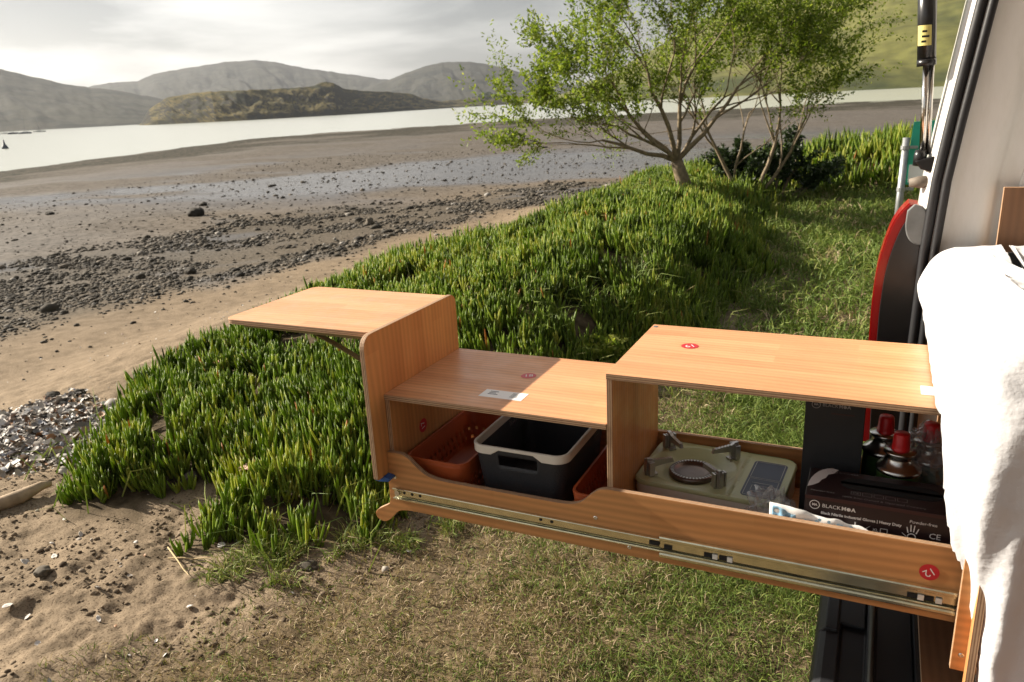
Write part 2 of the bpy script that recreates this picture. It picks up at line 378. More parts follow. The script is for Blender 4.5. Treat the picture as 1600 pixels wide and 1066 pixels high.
# far cobble bar before the water, and dark cobbles far right
wd = np.hypot(xf, yf)
dep = (zf - SEA)
bar = sstep(.75, .5, dep + wb * .25) * (zf > SEA - .3)
wet = sstep(.36, .58, fbm(xf * .09 + 3.3, yf * .16, 83, 4) + .16 * np.exp(-((sf - 16) / 9) ** 2) * sstep(10, 20, yf) - .1 * sstep(13, 6, sf) - .06 * sstep(25, 12, yf)) * sstep(5, 9, sf)
wet = wet * (1 - bar) * np.clip(.2 + 1.3 * np.exp(-((sf - 20) / 15) ** 2) * sstep(12, 22, yf) * sstep(75, 45, yf), 0, 1)
wet = np.maximum(wet, .8 * sstep(.52, .68, fbm(xf * .4, yf * .4, 87, 4)) * peb * .9)
mud = sstep(2.0, 14, sf + wb * 4) * .85
soil = sstep(-.05, .1, ice_)
shell = sstep(.0, .35, .75 - np.hypot((xf + 3.75) / 1.15, (yf - .95) / .8) + wb * .3)
gm, t, b = mat('ground')
g = N(t, 'ShaderNodeNewGeometry')
def nz(scale, detail=5, rough=.55):
    n = N(t, 'ShaderNodeTexNoise'); n.inputs['Scale'].default_value = scale; n.inputs['Detail'].default_value = detail; n.inputs['Roughness'].default_value = rough
    L(t, g.outputs['Position'], n.inputs['Vector']); return n.outputs['Fac']
sandc = ramp(t, nz(7), [(.3, (.17, .13, .087)), (.7, (.27, .208, .142))])
speck = ramp(t, nz(140, 2), [(.36, (.45, .42, .40)), (.46, (1, 1, 1)), (.68, (1, 1, 1)), (.76, (1.5, 1.5, 1.5))])
sandc = mixc(t, 1.0, sandc, speck, 'MULTIPLY')
mudc = ramp(t, nz(1.6), [(.3, (.085, .079, .072)), (.7, (.155, .141, .124))])
mudc = mixc(t, 1.0, mudc, ramp(t, nz(7, 4, .65), [(.40, (.22, .21, .20)), (.47, (.9, .9, .9)), (.6, (1, 1, 1))]), 'MULTIPLY')
col = mixc(t, attr(t, 'mud'), sandc, mudc)
pebc = ramp(t, nz(22, 4), [(.38, (.025, .023, .019)), (.62, (.13, .113, .09))])
col = mixc(t, attr(t, 'pebble'), col, pebc)
barc = ramp(t, nz(2.2, 5), [(.40, (.018, .018, .014)), (.62, (.085, .075, .055))])
col = mixc(t, attr(t, 'bar'), col, barc)
lawnc = ramp(t, nz(35), [(.3, (.07, .052, .03)), (.7, (.20, .15, .09))])
col = mixc(t, attr(t, 'lawn'), col, lawnc)
col = mixc(t, attr(t, 'soil'), col, ramp(t, nz(20), [(.3, (.03, .022, .012)), (.7, (.10, .075, .045))]))
wetf = attr(t, 'wet')
col = mixc(t, wetf, col, mixc(t, 1.0, col, (.55, .55, .58), 'MULTIPLY'))
L(t, col, b.inputs['Base Color'])
rm = N(t, 'ShaderNodeMapRange'); L(t, wetf, rm.inputs['Value']); rm.inputs['To Min'].default_value = .9; rm.inputs['To Max'].default_value = .22
L(t, rm.outputs[0], b.inputs['Roughness']); rs_ = N(t, 'ShaderNodeMapRange'); L(t, wetf, rs_.inputs['Value']); rs_.inputs['To Min'].default_value = .06; rs_.inputs['To Max'].default_value = .5; L(t, rs_.outputs[0], b.inputs['Specular IOR Level'])
bp = N(t, 'ShaderNodeBump'); bp.inputs['Distance'].default_value = .006; bp.inputs['Strength'].default_value = .8; L(t, nz(60, 6, .65), bp.inputs['Height']); L(t, bp.outputs[0], b.inputs['Normal'])
ground = mk('ground', np.stack([xf, yf, zf], 1), Q, gm, smooth=True,
            attrs=dict(mud=mud, pebble=peb * .8, bar=bar * sstep(.35, .6, fbm(xf * .11, yf * .05, 97, 4) + .12), lawn=sstep(-.05, .15, lawn_), soil=soil, wet=wet))
ground['kind'] = 'structure'

# sea -----------------------------------------------------------------
wm, t, b = mat('sea_water')
b.inputs['Base Color'].default_value = (.46, .48, .43, 1); b.inputs['Roughness'].default_value = .2; b.inputs['IOR'].default_value = 1.33
g = N(t, 'ShaderNodeNewGeometry')
mp = N(t, 'ShaderNodeMapping'); mp.inputs['Scale'].default_value = (.5, 1.1, 1); L(t, g.outputs['Position'], mp.inputs[0])
n1 = N(t, 'ShaderNodeTexNoise'); n1.inputs['Scale'].default_value = 1.1; n1.inputs['Detail'].default_value = 6; L(t, mp.outputs[0], n1.inputs['Vector'])
bp = N(t, 'ShaderNodeBump'); bp.inputs['Distance'].default_value = .25; bp.inputs['Strength'].default_value = .14; L(t, n1.outputs['Fac'], bp.inputs['Height']); L(t, bp.outputs[0], b.inputs['Normal'])
ra = np.concatenate([[15], np.geomspace(40, 9000, 40)]); aa = np.radians(np.arange(0, 360, 4.0))
sx = np.array([[ra_ * math.sin(a_), ra_ * math.cos(a_), SEA] for a_ in aa for ra_ in ra]); k = len(ra)
SQ = np.array([[i * k + j, i * k + j + 1, ((i + 1) % len(aa)) * k + j + 1, ((i + 1) % len(aa)) * k + j] for i in range(len(aa)) for j in range(k - 1)])[:, ::-1]
sea = mk('sea', sx, SQ, wm, smooth=True); sea['kind'] = 'structure'

# hills ---------------------------------------------------------------
def hillmat(name, grass, dark, rock, sc):
    m, t, b = mat(name); g = N(t, 'ShaderNodeNewGeometry')
    def nz(scale, detail=6, rough=.6):
        n = N(t, 'ShaderNodeTexNoise'); n.inputs['Scale'].default_value = scale; n.inputs['Detail'].default_value = detail; n.inputs['Roughness'].default_value = rough
        L(t, g.outputs['Position'], n.inputs['Vector']); return n.outputs['Fac']
    c = ramp(t, nz(sc), [(.38, dark), (.52, grass), (.72, tuple(v * 1.35 for v in grass))])
    c = mixc(t, 1.0, c, ramp(t, nz(sc * 9, 4), [(.3, (.6, .6, .6)), (.65, (1.1, 1.1, 1.1))]), 'MULTIPLY')
    s = N(t, 'ShaderNodeSeparateXYZ'); L(t, g.outputs['True Normal'], s.inputs[0])
    st = N(t, 'ShaderNodeMapRange'); L(t, s.outputs['Z'], st.inputs['Value']); st.inputs['From Min'].default_value = .9; st.inputs['From Max'].default_value = .7
    c = mixc(t, st.outputs[0], c, rock)
    L(t, c, b.inputs['Base Color']); b.inputs['Roughness'].default_value = .95; b.inputs['Specular IOR Level'].default_value = .1
    return m
def hill(name, prof, dbase, dridge, dback, m, seed, na=420, nt=64, rough=.25, nsc=6.0, label=None, cat=None, kind='structure', steep=1.0, endtaper=.0, shoulder=None):
    az = np.array([p[0] for p in prof]); el = np.array([p[1] for p in prof])
    a = np.linspace(az[0], az[-1], na); e = np.interp(a, az, el)
    e = e + (fbm(a * 2.2, a * 0 + seed, seed, 3) - .5) * .0016
    db = np.interp(a, az, dbase) if np.ndim(dbase) else np.full(na, float(dbase))
    dr = np.interp(a, az, dridge) if np.ndim(dridge) else np.full(na, float(dridge))
    bk = np.interp(a, az, dback) if np.ndim(dback) else np.full(na, float(dback))
    V = np.zeros((na, nt, 3)); tt = np.linspace(0, 1, nt)
    for j, tv in enumerate(tt):
        if tv <= .62:
            q = tv / .62; d = db + (dr - db) * q; hgt = (1 - (1 - q) ** steep) if shoulder is None else np.interp(q, *shoulder)
        else:
            q = (tv - .62) / .38; d = dr + (bk - dr) * q; hgt = 1 - q ** 1.5
        ridge = (CAM.z + e * dr) - (SEA - 2)
        gx = a * nsc; n = fbm(gx + .6 * np.sin(q * 3), np.full(na, q * 5 + seed), seed + 3, 5, .6)
        g2 = 1 - np.abs(2 * fbm(gx * .7 + q * 2.2, np.full(na, q * 2.4 + 3), seed + 9, 5, .55) - 1)
        edge = 4 * q * (1 - q) if tv <= .62 else q * (1 - q)
        hh = ridge * np.clip(hgt * (1 - 0) - rough * edge * (g2 - .3) + rough * .5 * edge * (n - .5), -.02, 1.0)
        ar = np.radians(a)
        V[:, j] = np.stack([CAM.x + d * np.sin(ar), CAM.y + d * np.cos(ar), SEA - 2 + hh], 1)
    i = np.arange(na - 1)[:, None] * nt; j = np.arange(nt - 1)[None, :]
    F = np.stack([i + j, i + j + 1, i + nt + j + 1, i + nt + j], -1).reshape(-1, 4)[:, ::-1]
    V = V.reshape(-1, 3); c = V.mean(0); c[2] = SEA - 2
    o = mk(name, V, F, m, smooth=True, origin=c)
    tag(o, label, cat, None, kind); return o
PA = [(-90, .07), (-75, .085), (-62.7, 0.076), (-59.92, 0.0668), (-56.91, 0.058), (-55.03, 0.0483), (-53.73, 0.0418), (-52.37, 0.037), (-50.96, 0.0334), (-49.17, 0.0261), (-46.57, 0.0151), (-43.45, 0.0025), (-40.58, -0.001)]
PB = [(-57, .015), (-55.31, 0.0238), (-53.86, 0.0306), (-51.99, 0.0394), (-51.25, 0.041), (-49.58, 0.0421), (-48.56, 0.0496), (-46.2, 0.0552), (-44.18, 0.0597), (-42.14, 0.0614), (-40.94, 0.0579), (-38.9, 0.0496), (-36.38, 0.0421), (-34.24, 0.0347), (-32.06, 0.0293), (-29.42, 0.0183), (-26.75, 0.0086), (-24, .003)]
PC = [(-37, .012), (-35.63, 0.0217), (-33.37, 0.0333), (-31.55, 0.0437), (-29.74, 0.0504), (-27.51, 0.0486), (-25.74, 0.042), (-23.97, 0.0324), (-21.75, 0.0209), (-19.08, 0.012), (-15.97, 0.006), (-10, .004)]
PD = [(-23.5, -.001), (-22.23, 0.0025), (-19.07, 0.0185), (-16.85, 0.0371), (-14.25, 0.0598), (-11.74, 0.0816), (-9.31, 0.0991), (-6.97, 0.1158), (-0.4, 0.1424), (9.03, 0.1544), (16.73, 0.1459), (35, .14), (60, .12)]
PE = [(-50.1, -0.006), (-49.8, -0.0025), (-49.54, 0.0042), (-49.24, 0.0109), (-48.68, 0.0174), (-47.97, 0.0238), (-46.85, 0.0265), (-45.26, 0.0282), (-43.23, 0.0282), (-41.16, 0.0281), (-39.47, 0.029), (-38.61, 0.0299), (-38.16, 0.0332), (-37.73, 0.0343), (-37.23, 0.0317), (-36.7, 0.0255), (-35.63, 0.0225), (-33.89, 0.0196), (-32.13, 0.016), (-31.26, 0.01), (-29.93, 0.0052), (-27.66, 0.0071), (-25.39, 0.0082), (-23.59, 0.0059), (-21.78, 0.0021), (-19, .0005)]
HM_far = hillmat('far_hill_grass_shaded', (.040, .040, .030), (.014, .017, .014), (.028, .028, .026), .018)  # colours lowered to carry the shade of backlit slopes, plus dark bush
HM_right = hillmat('golden_hill_grass', (.125, .125, .034), (.05, .06, .02), (.17, .13, .075), .007)
HM_isl = hillmat('headland_grass', (.125, .10, .034), (.03, .033, .015), (.022, .021, .017), .05)
hill('hills', PA, 830, 1500, 2300, HM_far, 3, rough=.14, nsc=.7)
hill('hills', PB, 1700, 2900, 4200, HM_far, 13, rough=.2, nsc=.7)
hill('hills', PC, 1500, 2400, 3600, HM_far, 23, rough=.2, nsc=.7)
hill('hillside', PD, 590, 1150, 1900, HM_right, 33, rough=.10, nsc=.16, na=320, nt=70)
npe = len(PE); db = np.interp([p[0] for p in PE], [-50.1, -44, -37, -31, -25, -19], [690, 640, 720, 930, 1350, 1700])
hill('headland', PE, db, db * 1.10 + 10, db * 1.22 + 40, HM_isl, 43, na=420, nt=60, rough=.30, nsc=1.3, shoulder=([0, .12, .3, .55, .8, 1], [.0, .3, .52, .72, .92, 1.0]))

# haze ------------------------------------------------------------------
hm_, t, b = mat('haze'); t.nodes.remove(b)
pv = N(t, 'ShaderNodeVolumePrincipled'); pv.inputs['Color'].default_value = (.88, .93, 1, 1); pv.inputs['Density'].default_value = 0.75e-4; pv.inputs['Anisotropy'].default_value = .35
L(t, pv.outputs[0], t.nodes['Material Output'].inputs['Volume'])
HB = MB().box(-4800, 4800, -4800, 4800, -12, 420)
haze = HB.build('haze', [hm_]); haze['kind'] = 'stuff'

# small far things ------------------------------------------------------
BWHITE = simple('boat_white', (.7, .7, .68), .5); BDARK = simple('boat_dark', (.05, .06, .08), .5)
def polar(az, d, z): return Vector((CAM.x + d * math.sin(rad(az)), CAM.y + d * math.cos(rad(az)), z))
def boat(az, d, ln, mast, rz, label, dark):
    p = polar(az, d, SEA); o = thing('sailing_boat', label, 'boat', p, 'boats moored in the bay')
    c, s = math.cos(rz), math.sin(rz)
    T = lambda V: [(p.x + x * c - y * s, p.y + x * s + y * c, p.z + z) for x, y, z in V]
    hv = []; n = 9
    for k in range(n):
        q = k / (n - 1); w = ln * .16 * (1 - (max(0, q - .45) / .55) ** 2) * (.75 + .25 * min(1, q * 4)); xx = (q - .5) * ln; sh = .75 + .35 * (q - .4) ** 2
        hv += [(xx, -w, sh), (xx, -w * .7, .1), (xx, 0, -.25), (xx, w * .7, .1), (xx, w, sh)]
    hf = [(i * 5 + j, i * 5 + j + 1, i * 5 + j + 6, i * 5 + j + 5) for i in range(n - 1) for j in range(4)] + [(i * 5, i * 5 + 5, i * 5 + 9, i * 5 + 4) for i in range(n - 1)] + [(0, 4, 3, 2, 1)]
    mk('hull', T(hv), hf, BDARK if dark else BWHITE, o)
    cb = MB().box(-ln * .22, ln * .16, -ln * .09, ln * .09, .7, 1.25); mk('cabin', T(cb.v), cb.f, BWHITE, o, bevel=.1)
    if mast:
        mm = MB().tube([(0, 0, .7), (0, 0, mast)], .07, 6).tube([(0, 0, 1.9), (-ln * .38, 0, 1.8)], .09, 6); mk('mast', T(mm.v), mm.f, BDARK, o)
boat(-57.44, 560, 6, 0, .3, 'small white moored boat without a mast off the left shore', False)
boat(-57.0, 520, 5, 0, 1.0, 'small dark moored boat without a mast', True)
boat(-56.35, 500, 8, 9.5, .2, 'dark hulled sailing boat with the tallest mast', True)
boat(-55.6, 570, 7, 8.0, .8, 'white sailing boat with bare mast nearest the headland', False)
p = polar(-57.58, 175, SEA)
bo = MB().lathe([(.0, -.3), (.5, -.2), (.6, .1), (.42, .5), (.2, .8), (.1, 1.6), (.0, 1.65)], p, 14).build('buoy', [BDARK], origin=p, smooth=True)
tag(bo, 'dark mooring buoy floating near the cobble shore', 'buoy')

# ------------------------------------------------------------------ pull-out kitchen
def rrect(x0, x1, y0, y1, rs, n=6):
    """rounded rectangle outline, rs = radii of (x0y0, x1y0, x1y1, x0y1)"""
    P = []
    for (cx, cy, sx_, sy_, a0), rr_ in zip([(x0, y0, 1, 1, 180), (x1, y0, -1, 1, 270), (x1, y1, -1, -1, 0), (x0, y1, 1, -1, 90)], rs):
        if rr_ <= 0: P.append((cx, cy)); continue
        ox, oy = cx + sx_ * rr_, cy + sy_ * rr_
        for k in range(n + 1):
            a = rad(a0 + 90 * k / n); P.append((ox + rr_ * math.cos(a), oy + rr_ * math.sin(a)))
    return P
def text_geo(s, size, offset=0.0, align='CENTER'):
    c = bpy.data.curves.new('text', 'FONT'); c.body = s; c.size = size; c.align_x = align; c.align_y = 'CENTER'; c.offset = offset; c.resolution_u = 2
    o = bpy.data.objects.new('text', c); COL.objects.link(o); dg = bpy.context.evaluated_depsgraph_get(); dg.update()
    me = bpy.data.meshes.new_from_object(o.evaluated_get(dg))
    V = [tuple(v.co) for v in me.vertices]; F = [tuple(p_.vertices) for p_ in me.polygons]
    bpy.data.objects.remove(o); bpy.data.curves.remove(c); bpy.data.meshes.remove(me); return V, F
def text_on(mb, s, size, org, xd, yd, rot=0, m=0, offset=0.0, align='CENTER'):
    V, F = text_geo(s, size, offset, align); xd = Vector(xd); yd = Vector(yd); o = Vector(org); c, sn = math.cos(rot), math.sin(rot)
    mb.add([o + xd * (x * c - y * sn) + yd * (x * sn + y * c) for x, y, z in V], F, m)
T = .0145
K = thing('pull_out_kitchen', 'pull-out plywood camp kitchen drawer extended from the back of the van', 'kitchen drawer', (-.05, .2, -.46))
# end panel
MB().prism(rrect(-.063, .42, -.352, .052, (.006, .006, .03, .035)), 0, -.7455, -.731, 0, 1).build('end_panel', [W_ZY, PLY_X], K, bevel=.0012)
MB().board(-.731, -.1092, 0, .42, -.1405, -.126, 2).build('shelf', [W_XY, PLY_Z], K, bevel=.0012, part_label='lower shelf half shaded by the end panel')
MB().board(-.109, 1.35, 0, .42, -T, 0, 2).build('shelf', [W_XY, PLY_Z], K, bevel=.0012, part_label='higher shelf over the stove')
MB().board(-.109, -.0945, .003, .417, -.43, -T - .0005, 0).build('divider', [W_ZY, PLY_X], K, bevel=.001)
MB().board(-.7308, -.7163, .003, .417, -.43, -.141, 0).build('inner_side', [W_ZY, PLY_X], K, bevel=.001)
MB().board(-.7305, 1.3, .0025, .4215, -.4445, -.4305, 2).build('drawer_bottom', [W_XY, PLY_Z], K)
def smooth_pts(P, n=4):
    o = []
    for i in range(len(P) - 1):
        p0, p1, p2, p3 = [np.array(P[max(0, min(len(P) - 1, i + k))]) for k in (-1, 0, 1, 2)]
        for k in range(n):
            s = k / n; o.append(tuple(.5 * (2 * p1 + (p2 - p0) * s + (2 * p0 - 5 * p1 + 4 * p2 - p3) * s * s + (3 * p1 - p0 - 3 * p2 + p3) * s ** 3)))
    return o + [P[-1]]
top = [(-.7305, -.288)] + smooth_pts([(-.70, -.2875), (-.684, -.2885), (-.664, -.298), (-.640, -.319), (-.612, -.338), (-.575, -.346), (-.53, -.348)]) + smooth_pts([(-.24, -.348), (-.20, -.345), (-.172, -.334), (-.148, -.311), (-.128, -.295), (-.105, -.2885), (-.08, -.288)]) + [(1.3, -.288)]
bot = [(1.3, -.457), (-.665, -.457)] + smooth_pts([(-.68, -.458), (-.705, -.463), (-.72, -.474), (-.742, -.497), (-.762, -.508), (-.782, -.503), (-.79, -.487), (-.782, -.474), (-.765, -.463), (-.742, -.449), (-.736, -.438)]) + [(-.7345, -.40), (-.7345, -.354), (-.7305, -.3535)]
MB().prism(top + bot, 1, -.0125, .002, 0, 1).build('front_side', [W_XZ, PLY_Y], K, bevel=.001)
MB().board(-.7305, 1.3, .422, .4365, -.457, -.318, 1).build('back_side', [W_XZ, PLY_Y], K, bevel=.001)
# folding table
TB = MB().prism(rrect(-1.264, -.7475, .0, .412, (.03, .022, .012, .03)), 2, .0305, .045, 0, 1).build('folding_table', [W_XY, PLY_Z], K, bevel=.0012)
for y in (.06, .35):
    MB().box(-1.2, -.7465, y, y + .022, .016, .0302).box(-1.2, -.7465, y, y + .003, .004, .016).build('bracket_arm', [OLIVE], TB)
    MB().tube([(-1.02, y + .012, .014), (-.88, y + .012, -.046), (-.747, y + .012, -.112)], .0085, 4).build('bracket_strut', [OLIVE], TB)
    MB().box(-.7492, -.7458, y - .004, y + .026, -.14, .012).build('bracket_plate', [OLIVE], TB)
MB().prism([(-1.21, .028), (-1.205, .02), (-.76, .016), (-.76, .0303), (-1.21, .0303)], 1, .018, .03).build('table_rail', [OLIVE], TB)
# slides on the front side
def channel(name, x0, x1, z0, z1, y, lip, mats, dep=.010, parent=None):
    h = MB(); w = .0015
    h.box(x0, x1, y - w, y, z0 + lip * .5, z1 - lip * .5)
    for zc, sg in ((z0, 1), (z1, -1)):
        pts = [(y, zc + sg * lip), (y, zc), (y - dep * .3, zc - sg * .0008), (y - dep * .85, zc), (y - dep, zc + sg * lip * .25), (y - dep, zc + sg * lip * .75), (y - dep * .8, zc + sg * lip), (y - dep * .7, zc + sg * lip * .6), (y - dep * .3, zc + sg * lip * .55)]
        if sg < 0: pts = pts[::-1]
        h.prism(pts, 0, x0, x1)
    return h.build(name, mats, parent, smooth=False)
SL = channel('drawer_slide', -.718, .64, -.424, -.3905, -.0127, .005, [ZINC], .010, K)
channel('slide_member', .026, .648, -.4345, -.3805, -.0142, .0105, [ZINC], .013, SL)
MB().box(-.70, .64, -.0192, -.0178, -.4188, -.4172).build('ball_track', [DARKSLOT], SL)
MB().box(.03, .64, -.0205, -.0190, -.4235, -.4212).build('ball_track', [DARKSLOT], SL)
for x in (.035, .128, .162, .545, .575):
    MB().box(x, x + .019, -.0182, -.0158, -.4145, -.4045).build('slot', [DARKSLOT], SL)
for x in (.147, .180, .564, .597): MB().box(x, x + .012, -.0196, -.0160, -.4165, -.4035).build('stop_tab', [WHITEPL], SL, bevel=.001)
MB().box(.0, .024, -.020, -.0142, -.4095, -.3985).build('ball_cage', [DARKSLOT], SL)
for x in (-.685, -.66, -.635, -.28, -.25): MB().disc((x, -.0147, -.4035), .0045, 1, 12).build('rivet', [DARKSLOT], SL)
MB().tube([(-.703, -.0145, -.404), (-.703, -.024, -.404)], .008, 12).build('stop_stud', [STEEL], SL)
MB().prism([(-.757, -.3535), (-.742, -.3545), (-.728, -.349), (-.710, -.353), (-.713, -.362), (-.738, -.366), (-.757, -.365)], 1, -.042, -.0135).build('release_lever', [BLUEPL], K, bevel=.002)
MB().disc((-.712, -.0142, -.36), .0058, 1, 14).build('screw', [STEEL], K)
for x, z in ((-.135, -.3705), (-.05, -.4445 + .011), (.55, -.4445 + .006)):
    MB().lathe([(.0, -.0006), (.004, -.0009), (.0052, 0)], (x, -.0132, z), 14, ax=1).build('screw', [STEEL], K)
MB().lathe([(.0, .0008), (.005, .0012), (.007, .0002)], (-.098, .398, .0002), 14).build('screw', [STEEL], K)
# stickers and labels
def sticker(ax, c, rr_, s, rot, xd, yd, nrm):
    c = Vector(c); nrm = Vector(nrm)
    d = MB().disc(c, rr_, ax, 30).build('sticker', [STICKER], K)
    h = MB(); text_on(h, s, rr_ * 1.25, c + nrm * .0004, xd, yd, rot); h.build('number', [WHITEINK], d)
sticker(2, (-.417, .25, -.1254), .0215, '18', rad(22), (1, 0, 0), (0, 1, 0), (0, 0, 1))
sticker(2, (.027, .254, .0006), .0215, '19', rad(212), (1, 0, 0), (0, 1, 0), (0, 0, 1))
sticker(1, (.58, -.0131, -.351), .0185, '12', rad(215), (1, 0, 0), (0, 0, 1), (0, -1, 0))
sticker(0, (-.7157, .155, -.277), .0205, '17', rad(100), (0, 1, 0), (0, 0, 1), (1, 0, 0))
lb = MB().box(-.482, -.36, .07, .122, -.1258, -.1253).build('paper_label', [PAPER], K)
h = MB()
for i in range(4): MB().box(-.40, -.40 + .022 - i * .003, .085 + i * .008, .0885 + i * .008, -.1252, -.1250).build('print_line', [GREYINK], lb)
for i in range(3): MB().box(-.465, -.465 + (.028, .02, .024)[i], .09 + i * .009, .0945 + i * .009, -.1252, -.1250).build('print_line', [GREYINK], lb)
MB().box(.534, .60, .07, .122, .0003, .0008).build('paper_label', [PAPER], K)

# ------------------------------------------------------------------ baskets
def loop_rr(w, d, rr_, n):
    """n points round a rounded rectangle w x d centred at 0, starting mid front (-y), counter-clockwise, even spacing"""
    P = rrect(-w / 2, w / 2, -d / 2, d / 2, (rr_,) * 4, 8); P = np.array(P + [P[0]])
    seg = np.hypot(*np.diff(P, axis=0).T); cs = np.concatenate([[0], np.cumsum(seg)]); tot = cs[-1]
    start = cs[8] + (w - 2 * rr_) / 2
    s = (start + np.linspace(0, tot, n, endpoint=False)) % tot
    return np.stack([np.interp(s, cs, P[:, 0]), np.interp(s, cs, P[:, 1])], 1)
def basket_wall(cx, cy, w, d, zb, zt, rr_, n, zs, skip, taper=.88, th=.003):
    lp = loop_rr(w, d, rr_, n); V = []; F = []
    for z in zs:
        k = taper + (1 - taper) * (z - zb) / (zt - zb)
        V += [(cx + x * k, cy + y * (1 - (1 - k) * w / d), z) for x, y in lp]
    for i in range(len(zs) - 1):
        for j in range(n):
            if not skip(i, j): F.append((i * n + j, i * n + (j + 1) % n, (i + 1) * n + (j + 1) % n, (i + 1) * n + j))
    F.append(tuple(reversed(range(n)))); return V, F
def solid(o, th, off=1):
    md = o.modifiers.new('solidify', 'SOLIDIFY'); md.thickness = th; md.offset = off; return o
ORANGE = simple('orange_plastic', (.42, .085, .022), .45, noise=.06, nscale=15)
GREYW = simple('charcoal_woven_plastic', (.028, .029, .032), .55, bump=.9, bscale=260)
RIMW = simple('cream_white_plastic', (.74, .69, .60), .4)
def orange_basket(cx, cy, w, d, zt, label):
    zb = -.4295; o = thing('orange_basket', label, 'basket', (cx, cy, zb))
    n = 120; zs = [zb, zb + .008, zb + .018, zb + .028, zb + .045, zb + .055, zb + .072, zt - .024, zt - .014, zt]
    V, F = basket_wall(cx, cy, w, d, zb, zt, .03, n, zs, lambda i, j: (i == 2 and j % 3 == 0) or (i == 4 and j % 3 == 1) or (i == 7 and j % 3 == 0 and False))
    solid(mk('basket_body', V, F, ORANGE, o, smooth=True), .0025)
    lp = loop_rr(w + .006, d + .006, .032, n); lo_ = loop_rr(w - .008, d - .008, .026, n)
    V = [(cx + x, cy + y, zt - .007) for x, y in lp] + [(cx + x, cy + y, zt + .002) for x, y in lp] + [(cx + x, cy + y, zt + .002) for x, y in lo_] + [(cx + x, cy + y, zt - .007) for x, y in lo_]
    F = [(a * n + j, a * n + (j + 1) % n, ((a + 1) % 4) * n + (j + 1) % n, ((a + 1) % 4) * n + j) for a in range(4) for j in range(n)]
    mk('basket_rim', V, F, ORANGE, o, bevel=.001)
orange_basket(-.612, .218, .185, .37, -.318, 'orange plastic basket against the end panel, partly behind the grey basket')
orange_basket(-.162, .205, .098, .37, -.333, 'narrow orange plastic basket between the grey basket and the divider')
o = thing('grey_basket', 'charcoal woven plastic basket with cream white rim and handle hole', 'basket', (-.372, .225, -.4295))
n = 200; zb, zt = -.4295, -.262; w, d = .265, .335
zs = [zb + (zt - zb) * q for q in (0, .06, .3, .5, .62, .70, .76, .79, .82, .85, .88, .91, .94, .97, 1.0)]
nf = int(n * (w / 2) / (2 * (w + d)) * .42)
def sk(i, j):
    jj = min(j, n - 1 - j)
    if jj <= nf and 5 <= i <= 9: return True
    back = abs(j - n / 2) < n * .2
    return back and 6 <= i <= 12 and i % 2 == 0 and j % 2 == 0
V, F = basket_wall(-.372, .225, w, d, zb, zt, .035, n, zs, sk, .86)
solid(mk('basket_body', V, F, GREYW, o, smooth=True), .0025)
def rim_h(j):
    jj = min(j, n - 1 - j); return .009 if jj <= nf - 1 else (.024 if jj > nf + 2 else .009 + .015 * (jj - nf + 1) / 4)
lp = loop_rr(w + .010, d + .010, .038, n); lo_ = loop_rr(w - .006, d - .006, .03, n); V = []
for P_, zf_ in ((lp, 0), (lp, 1), (lo_, 1), (lo_, 0)):
    V += [(-.372 + x, .225 + y, (zt + .004) if zf_ else zt + .004 - rim_h(j)) for j, (x, y) in enumerate(P_)]
F = [(a * n + j, a * n + (j + 1) % n, ((a + 1) % 4) * n + (j + 1) % n, ((a + 1) % 4) * n + j) for a in range(4) for j in range(n)]
mk('basket_rim', V, F, RIMW, o, bevel=.002)

# ------------------------------------------------------------------ gas stove
SGREEN = simple('olive_green_enamel', (.50, .53, .29), .3, noise=.05, nscale=8); SBEIGE = simple('beige_enamel', (.74, .70, .60), .35, noise=.04)
IRON = simple('cast_burner', (.17, .13, .11), .32, .85); NAVY = simple('navy_label', (.018, .026, .055), .3); PEWTER = simple('pan_support_steel', (.52, .50, .47), .34, .85)
sc_ = Vector((.097, .283, -.4300)); SA = rad(-3)
def sloc(V): c, s = math.cos(SA), math.sin(SA); return [(sc_.x + x * c - y * s, sc_.y + x * s + y * c, sc_.z + z) for x, y, z in V]
S = thing('gas_stove', 'portable olive green and beige single burner gas stove under the higher shelf', 'stove', sc_)
sw, sd = .372, .266
def sring(k, z, rr_=.035): return [(x, y, z) for x, y in loop_rr(sw * k, sd * k, rr_, 96)]
V = sring(.95, .004) + sring(.985, .012) + sring(.99, .078); n = 96
mk('stove_base', sloc(V), [(i * n + j, i * n + (j + 1) % n, (i + 1) * n + (j + 1) % n, (i + 1) * n + j) for i in range(2) for j in range(n)] + [tuple(reversed(range(n)))], SBEIGE, S, smooth=True)
V = sring(1.0, .0765) + sring(1.006, .079) + sring(1.002, .0845) + sring(.985, .0885)
mk('stove_skirt', sloc(V), [(i * n + j, i * n + (j + 1) % n, (i + 1) * n + (j + 1) % n, (i + 1) * n + j) for i in range(3) for j in range(n)], SGREEN, S, smooth=True)
bx, by = -.062, -.004
def stop_z(x, y):
    rr_ = math.hypot(x - bx, y - by); z = .0885
    if rr_ < .112: q = rr_ / .112; z -= .024 * min(1, (1 - q) * 3.2)
    if .112 <= rr_ < .118: z += .002 * math.sin((rr_ - .112) / .006 * math.pi)
    if abs(x - .062) < .0028: z -= .004
    if x > .065: z -= .0015
    return z
rings = [1 - .985 * 0, ]; ks = np.linspace(.985, 0.0, 46); V = []
base = loop_rr(sw, sd, .035, 160)
for k in ks: V += [(x * k, y * k, stop_z(x * k, y * k)) for x, y in base]
n = 160; F = [(i * n + j, i * n + (j + 1) % n, (i + 1) * n + (j + 1) % n, (i + 1) * n + j) for i in range(len(ks) - 1) for j in range(n)]
mk('stove_top', sloc(V), F, SGREEN, S, smooth=True)
